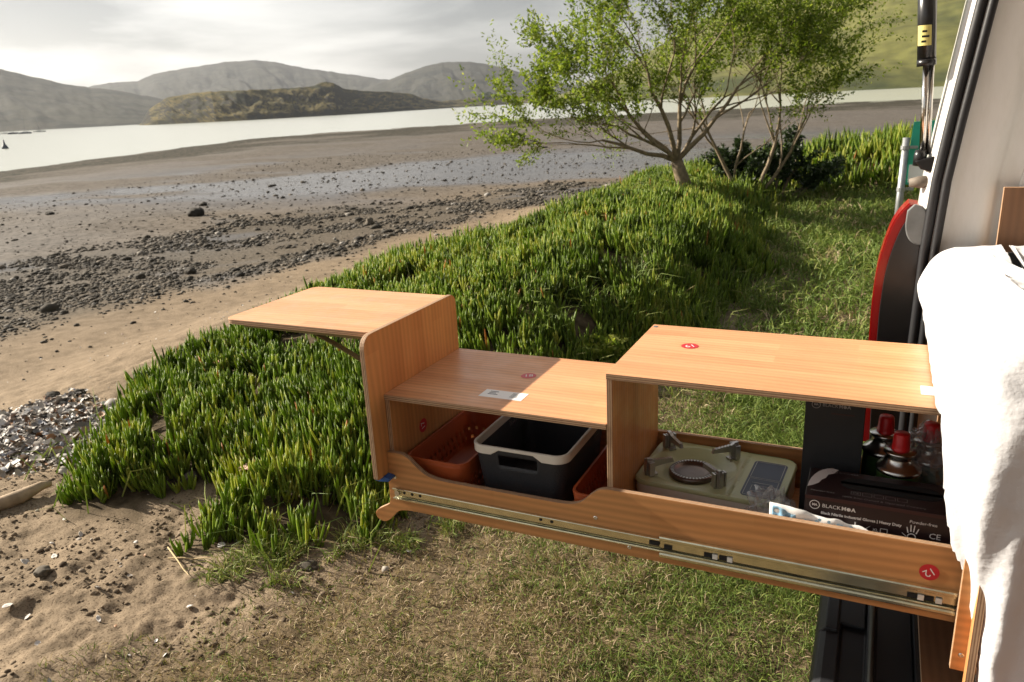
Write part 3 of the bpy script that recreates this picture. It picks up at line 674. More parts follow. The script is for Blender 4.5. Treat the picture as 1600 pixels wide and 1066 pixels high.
h = MB().lathe([(.056, -.004), (.062, 0), (.062, .009), (.058, .0135), (.051, .0135), (.047, .006), (.03, .002), (0.0001, .004)], (bx, by, .0650), 40); mk('burner', sloc(h.v), h.f, IRON, S, smooth=True)
h = MB()
for k in range(40):
    a = 2 * math.pi * k / 40; c, s = math.cos(a), math.sin(a)
    h.add([(bx + q * c - w_ * s, by + q * s + w_ * c, .0650 + zz_) for q in (.050, .0575) for w_ in (-.0016, .0016) for zz_ in (.006, .0145)], [(0, 1, 3, 2), (4, 6, 7, 5), (0, 4, 5, 1), (2, 3, 7, 6), (1, 5, 7, 3)])
mk('burner_teeth', sloc(h.v), h.f, PEWTER, S)
for a in (45, 135, 225, 315):
    c, s = math.cos(rad(a)), math.sin(rad(a)); h = MB(); P2 = [(.055, .022), (.058, .0305)]
    for q in range(6): P2 += [(.060 + q * .0085, .033 + q * .0006), (.0655 + q * .0085, .0315 + q * .0006)]
    P2 += [(.118, .040), (.128, .041), (.130, .03), (.131, .0), (.108, -.001), (.106, .018), (.08, .021)]
    P2 = [(p_ * 1.05, q_ * 1.15) for p_, q_ in P2]
    hh_ = MB().prism(P2, 1, -.0045, .0045); hh_.box(.106, .133, -.010, .010, -.002, .004); [hh_.box(.120 + e_ * .0, .134, -.0165 + e_ * .0075, -.0120 + e_ * .0075, .002, .040) for e_ in range(5)]
    mk('pan_support', sloc([(bx + x * c - y * s, by + x * s + y * c, .0885 + z) for x, y, z in hh_.v]), hh_.f, PEWTER, S)
def flat(poly, z0, z1): return MB().prism(poly, 2, z0, z1)
h = flat(rrect(.082, .166, -.108, .092, (.012,) * 4), .0866, .0876); lab = mk('instruction_label', sloc(h.v), h.f, NAVY, S)
h = MB()
def frame(x0, x1, y0, y1, w_=.0016):
    h.box(x0, x1, y0, y0 + w_, .0877, .088); h.box(x0, x1, y1 - w_, y1, .0877, .088); h.box(x0, x0 + w_, y0, y1, .0877, .088); h.box(x1 - w_, x1, y0, y1, .0877, .088)
frame(.087, .161, -.103, -.012); frame(.087, .161, -.007, .087); h.box(.098, .148, -.035, -.033, .0877, .088); frame(.10, .146, -.08, -.048)
mk('label_border', sloc(h.v), h.f, simple('pale_print', (.42, .42, .38), .5), lab)
h = MB()
for k in range(4): a = rad(150 - k * 26); h.box(.115 + .03 * math.cos(a) - .006, .115 + .03 * math.cos(a) + .006, -.131, -.1294, .020 + .03 * math.sin(a), .025 + .03 * math.sin(a))
mk('dial_marks', sloc(h.v), h.f, DARKSLOT, S)

# ------------------------------------------------------------------ boxes
BOXBLK = simple('black_card', (.016, .017, .019), .55, noise=.1, nscale=20); BOXMAR = simple('dark_maroon_card', (.020, .0075, .0075), .45, noise=.15, nscale=12); MAROON = simple('maroon_print', (.045, .012, .011), .45)
GREYPR = simple('grey_print', (.30, .28, .27), .6)
def ring(h, c, r0, r1, xd, yd, m=0, n=24, sx=1.0):
    xd = Vector(xd); yd = Vector(yd); c = Vector(c); V = []
    for q in (r0, r1):
        for k in range(n): a = 2 * math.pi * k / n; V.append(c + xd * (q * math.cos(a) * sx) + yd * (q * math.sin(a)))
    h.add(V, [(k, (k + 1) % n, n + (k + 1) % n, n + k) for k in range(n)], m)
def brand(h, org, size, xd, yd):
    """ring badge and two-weight wordmark, starting at org"""
    xd = Vector(xd); yd = Vector(yd); org = Vector(org)
    ring(h, org, size * .78, size * .92, xd, yd); text_on(h, 'MA', size * .62, org, xd, yd, 0, 0, size * .03)
    p = org + xd * size * 1.3; text_on(h, 'BLACK', size * 1.05, p, xd, yd, align='LEFT')
    wv = max(v[0] for v in text_geo('BLACK', size * 1.05, 0, 'LEFT')[0])
    p = p + xd * (wv + size * .12); text_on(h, 'M', size * 1.05, p, xd, yd, align='LEFT', offset=size * .035)
    wm_ = max(v[0] for v in text_geo('M', size * 1.05, 0, 'LEFT')[0]); p = p + xd * (wm_ + size * .48)
    ring(h, p, .0001, size * .36, xd, yd); p = p + xd * size * .45
    text_on(h, 'A', size * 1.05, p, xd, yd, align='LEFT', offset=size * .035)
B1 = thing('glove_box', 'black card glove box standing upright behind the stove', 'box', (.372, .25, -.4300))
MB().box(.309, .437, .205, .30, -.4300, -.030).build('carton', [BOXBLK], B1, bevel=.002)
h = MB(); brand(h, (.332, .2045, -.0985), .0105, (1, 0, 0), (0, 0, 1)); h.build('lettering', [GREYPR], B1)
h = MB(); h.box(.365, .415, .2043, .2046, -.1185, -.1155); h.build('print_line', [MAROON], B1)
B0 = MB().box(.335, .655, .018, .198, -.4300, -.3270).build('glove_box', [BOXMAR], origin=(.495, .108, -.43), bevel=.002)
tag(B0, 'dark maroon glove box lying underneath the printed glove box', 'box')
B2 = thing('glove_box', 'dark maroon glove box lying flat with a tissue slot and printed brand', 'box', (.49, .11, -.3268))
MB().box(.332, .65, .022, .158, -.3268, -.236).build('carton', [BOXMAR], B2, bevel=.002)
MB().prism([(.3325, -.245), (.649, -.245), (.649, -.237), (.3325, -.237)], 1, .0212, .0217).build('maroon_band', [MAROON], B2)
SLOT = MB().prism(rrect(.40, .60, .072, .130, (.034,) * 4, 8), 2, -.2358, -.2350).build('tissue_slot', [DARKSLOT], B2)
h = MB(); X_, Z_ = (1, 0, 0), (0, 0, 1)
brand(h, (.353, .0208, -.2575), .0115, X_, Z_)
text_on(h, 'Black Nitrile Industrial Gloves | Heavy Duty', .0088, (.3665, .0208, -.2745), X_, Z_, align='LEFT', offset=.0002)
text_on(h, 'L', .021, (.438, .0208, -.292), X_, Z_, offset=.0004)
text_on(h, 'XL', .009, (.475, .0208, -.2945), X_, Z_)
h.add([(.449, .0208, -.292), (.455, .0208, -.298), (.466, .0208, -.286), (.455, .0208, -.2955)], [(0, 1, 2, 3)])
for a_ in ((.484, .498, -.2995, -.2985), (.484, .498, -.2895, -.2885), (.484, .485, -.2995, -.2885), (.497, .498, -.2995, -.2885)): h.add([(a_[0], .0208, a_[2]), (a_[1], .0208, a_[2]), (a_[1], .0208, a_[3]), (a_[0], .0208, a_[3])], [(0, 1, 2, 3)])
text_on(h, 'Powder-free', .010, (.562, .0208, -.262), X_, Z_); text_on(h, 'CE', .018, (.585, .0208, -.288), X_, Z_)
# open hand drawn in outline
for fx, fz, lx, lz in ((.536, -.288, -.003, .013), (.541, -.285, -.0008, .016), (.546, -.285, .0012, .0155), (.551, -.288, .004, .012), (.533, -.297, -.008, .007)):
    h.add([(fx - .0012, .0208, fz), (fx + .0012, .0208, fz), (fx + lx + .0009, .0208, fz + lz), (fx + lx - .0009, .0208, fz + lz)], [(0, 1, 2, 3)])
ring(h, (.543, .0208, -.297), .0065, .0085, X_, Z_)
h.build('lettering', [WHITEINK], B2)
h = MB(); Y_ = (0, 1, 0); zt_ = -.2354
text_on(h, 'Powder-free', .0095, (.366, .045, zt_), X_, Y_); text_on(h, '100% Kiwi Owned & Operated Company', .0095, (.485, .036, zt_), X_, Y_)
for i in range(5):
    x0 = .422 + i * .0225; hf_ = MB()
    hf_.add([(x0, .050, zt_), (x0 + .019, .050, zt_), (x0 + .019, .0648, zt_), (x0, .0648, zt_), (x0 + .0008, .0508, zt_), (x0 + .0182, .0508, zt_), (x0 + .0182, .064, zt_), (x0 + .0008, .064, zt_)], [(0, 1, 5, 4), (1, 2, 6, 5), (2, 3, 7, 6), (3, 0, 4, 7)])
    hf_.build('icon_frame', [GREYPR], B2)
text_on(h, 'CE', .011, (.4315, .0575, zt_), X_, Y_)
brand(h, (.385, .146, zt_), .007, X_, Y_)
h.build('lettering', [GREYPR], B2)
pts = [(.334, .06)] + [(.334 + .05 * (1 - math.cos(rad(k * 12))) / 1.0, .06 + .105 * math.sin(rad(k * 12))) for k in range(1, 8)] + [(.392, .160), (.384, .140), (.372, .13), (.368, .112), (.36, .10), (.356, .085), (.345, .07)]
MB().prism(pts, 2, -.2358, -.2354).build('white_print', [WHITEINK], B2)

# ------------------------------------------------------------------ gas cans, bags
CANM = simple('tinplate', (.52, .50, .47), .25, 1.0, noise=.08); REDCAP = simple('red_cap', (.62, .014, .016), .4)
CANLAB = simple('green_can_label', (.035, .075, .018), .35, noise=.35, nscale=40)
def can(x, y, zb, label):
    c = (x, y, zb); o = thing('gas_canister', label, 'gas canister', c, 'butane canisters behind the glove box')
    MB().lathe([(.0, 0), (.043, 0), (.0455, .003), (.0455, .194)], c, 32).build('can_body', [CANLAB], o, smooth=True)
    MB().lathe([(.0457, .193), (.0478, .196), (.0478, .201), (.0455, .2045), (.0415, .2075), (.035, .213), (.0295, .221), (.0275, .229), (.031, .2345), (.0345, .2385), (.0335, .243), (.02, .245)], c, 32).build('can_dome', [CANM], o, smooth=True)
    MB().lathe([(.0188, .241), (.0188, .252), (.018, .2525), (.0165, .281), (.015, .2845), (.0001, .285)], c, 24).build('cap', [REDCAP], o, smooth=True)
can(.484, .300, -.43, 'butane canister with red cap between the upright box and the other cans')
can(.515, .208, -.43, 'butane canister with red cap right behind the tissue slot of the glove box')
can(.578, .285, -.43, 'butane canister with red cap inside a clear plastic bag')
pm, t, b = mat('clear_film')
tr = N(t, 'ShaderNodeBsdfTransparent'); tr.inputs['Color'].default_value = (.93, .93, .93, 1); gs = N(t, 'ShaderNodeBsdfGlossy'); gs.inputs['Roughness'].default_value = .12; gs.inputs['Color'].default_value = (.9, .9, .9, 1)
df = N(t, 'ShaderNodeBsdfDiffuse'); df.inputs['Color'].default_value = (.7, .7, .7, 1)
lw = N(t, 'ShaderNodeLayerWeight'); lw.inputs['Blend'].default_value = .22
m1 = N(t, 'ShaderNodeMixShader'); L(t, lw.outputs['Facing'], m1.inputs[0]); L(t, tr.outputs[0], m1.inputs[1]); L(t, gs.outputs[0], m1.inputs[2])
m2 = N(t, 'ShaderNodeMixShader'); m2.inputs[0].default_value = .15; L(t, m1.outputs[0], m2.inputs[1]); L(t, df.outputs[0], m2.inputs[2]); L(t, m2.outputs[0], t.nodes['Material Output'].inputs['Surface'])
def crumple(name, c, rx, ry, rz, seed, label, amp=.3, m=pm):
    V = []; F = []; nu, nv = 44, 26
    for j in range(nv + 1):
        for i in range(nu):
            a = 2 * math.pi * i / nu; p_ = math.pi * j / nv
            d = np.array([math.sin(p_) * math.cos(a), math.sin(p_) * math.sin(a), math.cos(p_)])
            q1 = float(fbm(np.array([d[0] * 2.4 + d[2] * 1.7 + 5]), np.array([d[1] * 2.4 - d[2] + 5]), seed, 4, .65)[0]); q1 = abs(q1 - .5) * 2
            k = 1 - amp + amp * 2.2 * q1
            V.append((c[0] + d[0] * rx * k, c[1] + d[1] * ry * k, max(c[2] + d[2] * rz * k, -.4295)))
    for j in range(nv):
        for i in range(nu): F.append((j * nu + i, (j + 1) * nu + i, (j + 1) * nu + (i + 1) % nu, j * nu + (i + 1) % nu))
    o = mk(name, V, F, m, origin=(c[0], c[1], c[2] - rz)); tag(o, label, 'plastic bag'); return o
crumple('plastic_bag', (.262, .075, -.345), .066, .05, .085, 3, 'crumpled clear plastic bag in front of the stove beside the glove box', .3)
crumple('plastic_bag', (.578, .285, -.245), .085, .07, .10, 9, 'crumpled clear plastic bag wrapped over a gas canister', .28)
BLUEW = simple('pale_blue_print', (.22, .40, .55), .35)
wp = thing('plastic_wrapper', 'pale blue and white printed plastic wrapper lying before the glove box', 'wrapper', (.34, .012, -.40))
def strip(x0, x1, z0, z1, y, seed, nx=30, nzz=6):
    V = []; F = []
    for i in range(nx + 1):
        for j in range(nzz + 1):
            q = i / nx; w_ = j / nzz; x = x0 + (x1 - x0) * q
            V.append((x, y + .008 * float(vnoise(np.array([q * 7.0]), np.array([w_ * 2.0]), seed)[0]), z0 + (z1 - z0) * w_ - .028 * q ** 1.6 * (w_ > .3) + .008 * float(vnoise(np.array([q * 9.0]), np.array([3.3 + w_]), seed + 2)[0])))
    for i in range(nx):
        for j in range(nzz): a = i * (nzz + 1) + j; F.append((a, a + nzz + 1, a + nzz + 2, a + 1))
    return V, F
V, F = strip(.262, .47, -.36, -.268, .0045, 5); solid(mk('wrapper_sheet', V, F, PAPER, wp, smooth=True), .0006)
V, F = strip(.268, .345, -.30, -.2735, .0034, 5); solid(mk('blue_print', V, F, BLUEW, wp, smooth=True), .0004)
h = MB()
for k in range(13): x = .36 + k * .0062; h.disc((x, .0030, -.288 + .006 * math.sin(k * 1.9) - .0006 * k), .0036, 1, 10, 0)
h.build('blue_dots', [BLUEW], wp)

# ------------------------------------------------------------------ van
VWHITE = simple('white_car_paint', (.72, .70, .66), .28, coat=.4, noise=.03, nscale=3)
m_, t, b = mat('cream_inner_paint'); CREAM = m_
g = N(t, 'ShaderNodeNewGeometry'); mp = N(t, 'ShaderNodeMapping'); mp.inputs['Scale'].default_value = (34, 34, 9); L(t, g.outputs['Position'], mp.inputs[0])
n = N(t, 'ShaderNodeTexNoise'); n.inputs['Scale'].default_value = 1.0; n.inputs['Detail'].default_value = 8; n.inputs['Roughness'].default_value = .7; L(t, mp.outputs[0], n.inputs['Vector'])
L(t, ramp(t, n.outputs['Fac'], [(.20, (.14, .10, .08)), (.30, (.72, .71, .67)), (.6, (.78, .77, .74))]), b.inputs['Base Color']); b.inputs['Roughness'].default_value = .45
RUBBER = simple('black_rubber', (.012, .012, .014), .5, bump=.2, bscale=120)
BUMPM = simple('dark_grey_bumper_plastic', (.016, .017, .020), .5, bump=.25, bscale=400)
RED = simple('red_lens', (.33, .008, .009), .2, coat=.2)
HOUS = simple('smoked_lamp_housing', (.012, .012, .013), .28, noise=.25, nscale=9)
GREYCLEAR = simple('scuffed_grey_plastic', (.17, .18, .18), .35, noise=.3, nscale=18)
CHROME = simple('chrome_rod', (.62, .60, .57), .14, 1.0)
BLACKPL = simple('black_gloss_plastic', (.013, .013, .014), .3)
YEL = simple('yellow_label', (.62, .55, .18), .5)
VAN = thing('camper_van', 'white van with open tailgate, red tail light and black bumper behind the bed', 'van', (1.6, 0, -1.05))
def lean(z): return float(np.interp(z, [-.7, -.09, .17, .357, .505, .78, 1.25], [0, 0, .004, .014, .031, .067, .14]))
ZS = [-.66, -.4, -.2, -.09, .02, .1, .17, .22, .25, .3, .357, .4, .45, .505, .55, .6, .65, .7, .78, .9, 1.05, 1.25]
def skin(name, prof, m, zs=ZS, parent=VAN, th=.003, smooth=True, sub=6):
    P = smooth_pts(prof, sub) if smooth else prof; n = len(P)
    V = [(x + lean(z), y, z) for z in zs for x, y in P]
    F = [(i * n + j, i * n + j + 1, (i + 1) * n + j + 1, (i + 1) * n + j) for i in range(len(zs) - 1) for j in range(n - 1)]
    return solid(mk(name, V, F, m, parent, smooth=True), th, 0)
skin('outer_side_panel', [(.532, .708), (.522, .722), (.513, .75), (.512, .80), (.524, .87), (.57, .94), (.68, .965), (1.2, .97), (3.6, .97)], VWHITE, zs=[z for z in ZS if z > .24])
skin('outer_side_panel', [(.545, .715), (.56, .80), (.575, .90), (.60, .945), (.68, .965), (1.2, .97), (3.6, .97)], VWHITE, zs=[z for z in ZS if z < .26])
skin('inner_pillar', [(.572, .702), (.590, .703), (.620, .695), (.650, .687), (.668, .690), (.684, .700), (.72, .698), (.80, .692), (1.4, .70), (3.6, .70)], CREAM)
for k, (x, y, rr_) in enumerate(((.541, .700, .0135), (.5635, .690, .0105))):
    MB().tube([(x + lean(z), y, z) for z in ZS], rr_, 10).build('door_seal', [RUBBER], VAN, smooth=True)
MB().tube([(.5535 + lean(z), .7005, z) for z in ZS], .0065, 6).build('seal_channel', [CREAM], VAN, smooth=True)
# near side, roof and floor of the body
MB().box(.66, 3.6, -1.02, -.98, -.66, 1.25).build('near_side_panel', [VWHITE], VAN, bevel=.01)
MB().box(.70, 3.6, -1.02, .97, 1.252, 1.30).build('roof', [VWHITE], VAN, bevel=.01)
MB().box(3.6, 3.64, -1.02, .97, -.66, 1.30).build('front_wall', [VWHITE], VAN)
MB().box(.586, 3.6, -.979, .70, -.70, -.646).build('floor', [BUMPM], VAN)
MB().prism([(.68, 1.26), (.70, 1.30), (-.25, 1.62), (-.32, 1.60), (-.30, 1.57), (.60, 1.25)], 1, -.98, .95).build('tailgate', [VWHITE], VAN, bevel=.01)
for yw in (-.9, .85):
    for xw in (3.1,):
        MB().lathe([(.001, -.09), (.2, -.09), (.21, -.08), (.21, .0), (.30, .01), (.31, .03), (.31, .09), (.2, .1), (.001, .1)], (1.35, yw, -.74), 28, ax=1).build('wheel', [RUBBER], VAN, smooth=True)
# tail light
xo = [(.436, -.40), (.431, -.25), (.430, -.086), (.4295, .026), (.437, .135), (.457, .224), (.476, .267), (.497, .294)]
TLo = smooth_pts(xo, 4); TLi = [(x + .03, z - .004) for x, z in TLo]
TL = MB().prism(TLo + [(.52, .29)] + [(.53, -.40)], 1, .738, .83).build('tail_light', [RED], VAN)
MB().prism([(x + .003, z - .001) for x, z in TLo] + [(.54, .288), (.545, -.40)], 1, .722, .7375).build('lens_rim', [RED], TL)
MB().prism([(x + .021, z - .012) for x, z in TLo] + [(.545, .270), (.545, -.40)], 1, .712, .7215).build('lamp_housing', [HOUS], TL, bevel=.002)
MB().prism(smooth_pts([(.494, .279), (.493, .235), (.503, .205), (.522, .190), (.541, .195), (.543, .245), (.535, .285), (.51, .297)], 4), 1, .700, .7115).build('clear_corner', [GREYCLEAR], TL, bevel=.003)
# strut
ST = MB().tube([(.486, .74, .86), (.5035, .74, .652)], .0215, 16).build('gas_strut', [BLACKPL], VAN, smooth=True)
MB().tube([(.5032, .74, .656), (.5045, .74, .640)], .0225, 16).build('end_collar', [BLACKPL], ST, smooth=True)
MB().tube([(.5045, .74, .645), (.517, .742, .425)], .0085, 12).build('strut_rod', [CHROME], ST, smooth=True)
MB().tube([(.5015 + .016, .744, .645), (.514 + .016, .744, .42)], .005, 8).build('guide_rod', [CHROME], ST, smooth=True)
MB().tube([(.512, .74, .432), (.512, .74, .418), (.509, .735, .392)], [.013, .016, .014], 10).build('ball_socket', [BLACKPL], ST, smooth=True)
MB().prism([(.50, .405), (.545, .418), (.556, .40), (.545, .375), (.515, .385)], 1, .715, .745).build('strut_bracket', [BLACKPL], ST, bevel=.003)
MB().tube([(.488, .74, .86), (.445, .74, 1.30), (.42, .74, 1.37)], .0205, 12).build('strut_body', [BLACKPL], ST, smooth=True)
d_ = Vector((.0175, 0, -.208)).normalized()
pc = Vector((.4985, .74, .712))
lv = []
for i in range(9):
    a = rad(200 + i * 12)
    for zz_ in (-.024, .024): q = pc + d_ * -zz_; lv.append((q.x + .0219 * math.cos(a), q.y + .0219 * math.sin(a), q.z))
lbl = mk('warning_label', lv, [(i * 2, i * 2 + 2, i * 2 + 3, i * 2 + 1) for i in range(8)], YEL, ST)
h = MB()
for k in range(3): h.box(pc.x - .012, pc.x - .001 + .006 * (k % 2), .7168, .7172, pc.z - .017 + k * .012, pc.z - .012 + k * .012)
h.build('label_print', [BLACKPL], ST)
MB().tube([(.545, .735, .352), (.515, .735, .350), (.492, .735, .348)], [.0165, .0155, .0105], 12).build('rubber_buffer', [simple('aged_rubber', (.16, .13, .10), .7, noise=.2)], VAN, smooth=True)
# bumper
bp_ = smooth_pts([(.40, -1.0), (.380, -.90), (.371, -.76), (.370, -.705), (.378, -.675), (.395, -.663)], 3) + [(.424, -.663), (.430, -.676), (.483, -.678), (.486, -.662), (.503, -.662), (.506, -.674), (.584, -.676), (.584, -1.0)]
MB().prism(bp_, 1, -1.05, .93).build('bumper', [BUMPM], VAN, bevel=.003)
MB().prism([(.3755, -.675), (.392, -.655), (.420, -.6555), (.4235, -.672)], 1, .155, .92).build('bumper_pad', [BUMPM], VAN, bevel=.003)
MB().prism([(.4235, -.674), (.4235, -.664), (.480, -.667), (.480, -.676)], 1, .20, .92).build('bumper_step', [BUMPM], VAN, bevel=.002)
MB().tube([(.4945, -1.04, -.660), (.4945, .92, -.660)], .006, 8).build('sill_strip', [simple('worn_metal_strip', (.12, .12, .11), .45, .5)], VAN, smooth=True)

# ------------------------------------------------------------------ bed
CB = thing('bed_cabinet', 'plywood bed cabinet on the van floor that holds the drawer', 'cabinet', (.95, -.2, -.645))
MB().board(.633, 2.2, -.0555, -.041, -.537, -.02, 1).build('side_panel', [W_XZ, PLY_Y], CB, bevel=.001)
MB().board(.60, 2.2, .44, .4545, -.629, .0, 1).build('side_panel', [W_XZ, PLY_Y], CB, bevel=.001)
MB().board(.594, 2.2, -.97, .66, -.6445, -.630, 2).build('base_board', [W_DARK, PLY_Z], CB, bevel=.001)  # plywood base; dark tone puts the shade under the drawer into its colour
MB().board(.658, .6725, -.085, -.0565, -.629, -.02, 0).build('front_panel', [W_ZY, PLY_X], CB, bevel=.001)
MB().prism(rrect(.645, 2.2, -.085, .66, (.09, .02, .02, .02)), 2, .001, .0155, 0, 1).build('bed_board', [W_XY, PLY_Z], CB)
for z in (-.50, -.43): MB().lathe([(.0, -.0006), (.004, -.0009), (.0052, 0)], (.65 + (z + .5) * .3, -.0562, z), 14, ax=1).build('screw', [STEEL], CB)
WI = MB().board(.70, 1.6, .66, .6745, .02, .345, 1).build('headboard', [W_DARK, PLY_Y], origin=(1.1, .667, .02), bevel=.001)
tag(WI, 'dark brown wooden board standing upright against the inner van wall', 'board')
MT = MB().prism(rrect(.625, 2.2, -.085, .655, (.09, .02, .02, .02)), 2, .0158, .190, 0, 0).build('mattress', [simple('dark_grey_ticking', (.07, .075, .08), .9, bump=.3, bscale=300)], origin=(1.4, -.15, .016), bevel=.02)
tag(MT, 'dark grey mattress edge showing behind the white sheet', 'mattress')
shm, t, b = mat('white_cotton'); b.inputs['Base Color'].default_value = (.62, .62, .635, 1); b.inputs['Roughness'].default_value = .85; b.inputs['Sheen Weight'].default_value = .2
g = N(t, 'ShaderNodeNewGeometry'); n = N(t, 'ShaderNodeTexNoise'); n.inputs['Scale'].default_value = 22; n.inputs['Detail'].default_value = 6; L(t, g.outputs['Position'], n.inputs['Vector'])
bp = N(t, 'ShaderNodeBump'); bp.inputs['Distance'].default_value = .012; bp.inputs['Strength'].default_value = .5; L(t, n.outputs['Fac'], bp.inputs['Height']); L(t, bp.outputs[0], b.inputs['Normal'])
X0, RC = .557, .15
lowp = [(-.80, -.19), (-.70, -.165), (-.62, -.146), (-.56, -.131), (-.465, -.106), (-.40, -.085), (-.33, -.066), (-.258, -.044), (-.19, -.026), (-.13, -.016), (-.075, -.009), (-.03, -.004), (.02, 0), (.06, .004), (.10, .006), (.135, .004), (.165, -.006), (.186, -.024), (.198, -.050)]
LP = np.array(smooth_pts(lowp, 4)); TP = np.linspace(0, 1, 46)[1:]
sA = np.linspace(.63, 0, 64); sC = np.radians(np.linspace(180, 270, 34))[1:]; sB = np.linspace(X0 + RC, 2.15, 90)[1:]
def wrinkle(x, y):
    w = (fbm(x * 6 + y * 4, y * 7 - x * 3, 92, 4, .5) - .5) * .022 + (1 - np.abs(2 * fbm(x * 4 - y * 3, y * 4 + x * 5, 93, 3) - 1)) ** 5 * .012
    for (a_, b_, c_, wd, am) in ((.66, .42, .33, .014, .020), (.74, .50, .22, .016, .018), (.64, .18, .42, .013, .016), (.80, .35, -.30, .016, .016)):
        w = w + am * np.exp(-((x - a_ - (b_ - y) * c_) / wd) ** 2)
    return w * (.25 + .75 * sstep(.62, .50, y)) - .004
cols = [((X0, y), (-1., 0.), ('A', y)) for y in sA] + [((X0 + RC + RC * math.cos(a), RC * math.sin(a)), (math.cos(a), math.sin(a)), ('C', a)) for a in sC] + [((x, -RC), (0., -1.), ('B', x)) for x in sB]
rows = len(LP) + len(TP); V = np.zeros((len(cols), rows, 3)); arc = 0; prev = cols[0][0]
for i, (p, nn, kd) in enumerate(cols):
    arc += math.hypot(p[0] - prev[0], p[1] - prev[1]); prev = p
    off = LP[:, 1].copy(); lim = np.maximum(off, -.05); k_ = abs(nn[0]); off = off * k_ + lim * (1 - k_)
    q = LP[:, 0]
    fd = sstep(.12, -.2, q) * (.009 * np.sin(arc * 34 + q * 5) + .006 * np.sin(arc * 71 - q * 8 + 1)) * (1 - k_ ** 6)
    off = off + fd + (fbm(np.full(len(q), arc * 9.0), q * 7, 94, 3, .5) - .5) * (.005 + .009 * (1 - k_)) + (1 - np.abs(2 * fbm(arc * 5.0 + q * 6, q * 3 - arc * 2, 98, 3) - 1)) ** 6 * (.003 + .008 * (1 - k_))
    if kd[0] == 'A' and kd[1] > .42: off = off + .016 * sstep(.43, .55, kd[1]) * np.exp(-((q - .095) / .035) ** 2)
    V[i, :len(LP)] = np.stack([p[0] + nn[0] * off, p[1] + nn[1] * off, q], 1)
    rim = V[i, len(LP) - 1]
    tgt = np.array([X0 + RC, max(p[1], 0.0)]) if kd[0] != 'B' else np.array([p[0], .63])
    xy = rim[None, :2] + (tgt - rim[:2])[None] * TP[:, None]
    ed = np.minimum(np.hypot(xy[:, 0] - rim[0], xy[:, 1] - rim[1]) / .06, 1)
    V[i, len(LP):] = np.concatenate([xy, (rim[2] + .008 * ed + wrinkle(xy[:, 0], xy[:, 1]) * ed)[:, None]], 1)
F = []
for i in range(len(cols) - 1):
    for j in range(rows - 1):
        if V[i, j, 2] < .004 and j < len(LP) and (V[i, j, 1] > -.043 or V[i + 1, j, 1] > -.036): continue
        F.append((i * rows + j, i * rows + j + 1, (i + 1) * rows + j + 1, (i + 1) * rows + j))
so = mk('bed_sheet', V.reshape(-1, 3), F, shm, smooth=True, origin=(1.2, 0, .2)); solid(so, .002, 0)
tag(so, 'white cotton sheet draped over the end of the bed', 'bed sheet')

# ------------------------------------------------------------------ sign
TEAL = simple('teal_sign_paint', (.02, .33, .22), .45, noise=.05); GALV = simple('galvanised_pipe', (.36, .37, .37), .45, .7, noise=.15)
gz = hz(.62, 7.0)
SG = thing('sign', 'teal green sign board on a galvanised pipe post beside the van', 'sign', (.66, 7, gz))
MB().prism([(.625, -.36), (1.5, -.42), (1.5, .27), (.665, .235)], 1, 7.05, 7.07).build('board', [TEAL], SG)
MB().box(.66, 1.49, 7.046, 7.0495, -.34, -.17).build('white_panel', [PAPER], SG)
MB().tube([(.598, 7.0, gz - .1), (.612, 7.0, .09)], .033, 12).build('post', [GALV], SG, smooth=True)
MB().tube([(1.45, 7.0, gz - .1), (1.45, 7.0, .09)], .033, 12).build('post', [GALV], SG, smooth=True)
for z in (-.02, -.42): MB().tube([(.607, 7.0, z), (.607, 7.0, z + .035)], .040, 12).box(.61, .72, 7.02, 7.045, z + .005, z + .03).build('clamp', [GALV], SG, smooth=False)

# ------------------------------------------------------------------ vegetation helpers
def camdist(x, y): return np.hypot(x - CAM.x, y - CAM.y)
def leaf_prisms(P, D, Ln, Rd, bend, tint):
    """three-sided succulent leaves: base P, direction D, length, radius, bend vector; 3 rings and a tip"""
    n = len(P); D = D / np.linalg.norm(D, axis=1)[:, None]
    ref = np.tile([0., 0., 1.], (n, 1)) + RNG.normal(0, .35, (n, 3)); X = np.cross(D, ref); X /= np.linalg.norm(X, axis=1)[:, None]; Yv = np.cross(X, D)
    a0 = RNG.uniform(0, 6.28, n); V = np.zeros((n, 10, 3))
    for k, (tq, rq) in enumerate(((0, .75), (.4, 1.0), (.78, .8))):
        c = P + D * (Ln * tq)[:, None] + bend * ((tq ** 2) * Ln)[:, None]
        for j in range(3):
            a = a0 + j * 2.094
            V[:, k * 3 + j] = c + (X * np.cos(a)[:, None] + Yv * np.sin(a)[:, None]) * (Rd * rq)[:, None]
    V[:, 9] = P + D * Ln[:, None] + bend * Ln[:, None]
    base = [(0, 1, 4), (0, 4, 3), (1, 2, 5), (1, 5, 4), (2, 0, 3), (2, 3, 5), (3, 4, 7), (3, 7, 6), (4, 5, 8), (4, 8, 7), (5, 3, 6), (5, 6, 8), (6, 7, 9), (7, 8, 9), (8, 6, 9)]
    F = (np.arange(n)[:, None, None] * 10 + np.array(base)[None]).reshape(-1, 3)
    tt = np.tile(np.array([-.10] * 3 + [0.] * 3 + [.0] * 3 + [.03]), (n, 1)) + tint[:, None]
    return V.reshape(-1, 3), F, np.clip(tt, 0, 1).ravel()
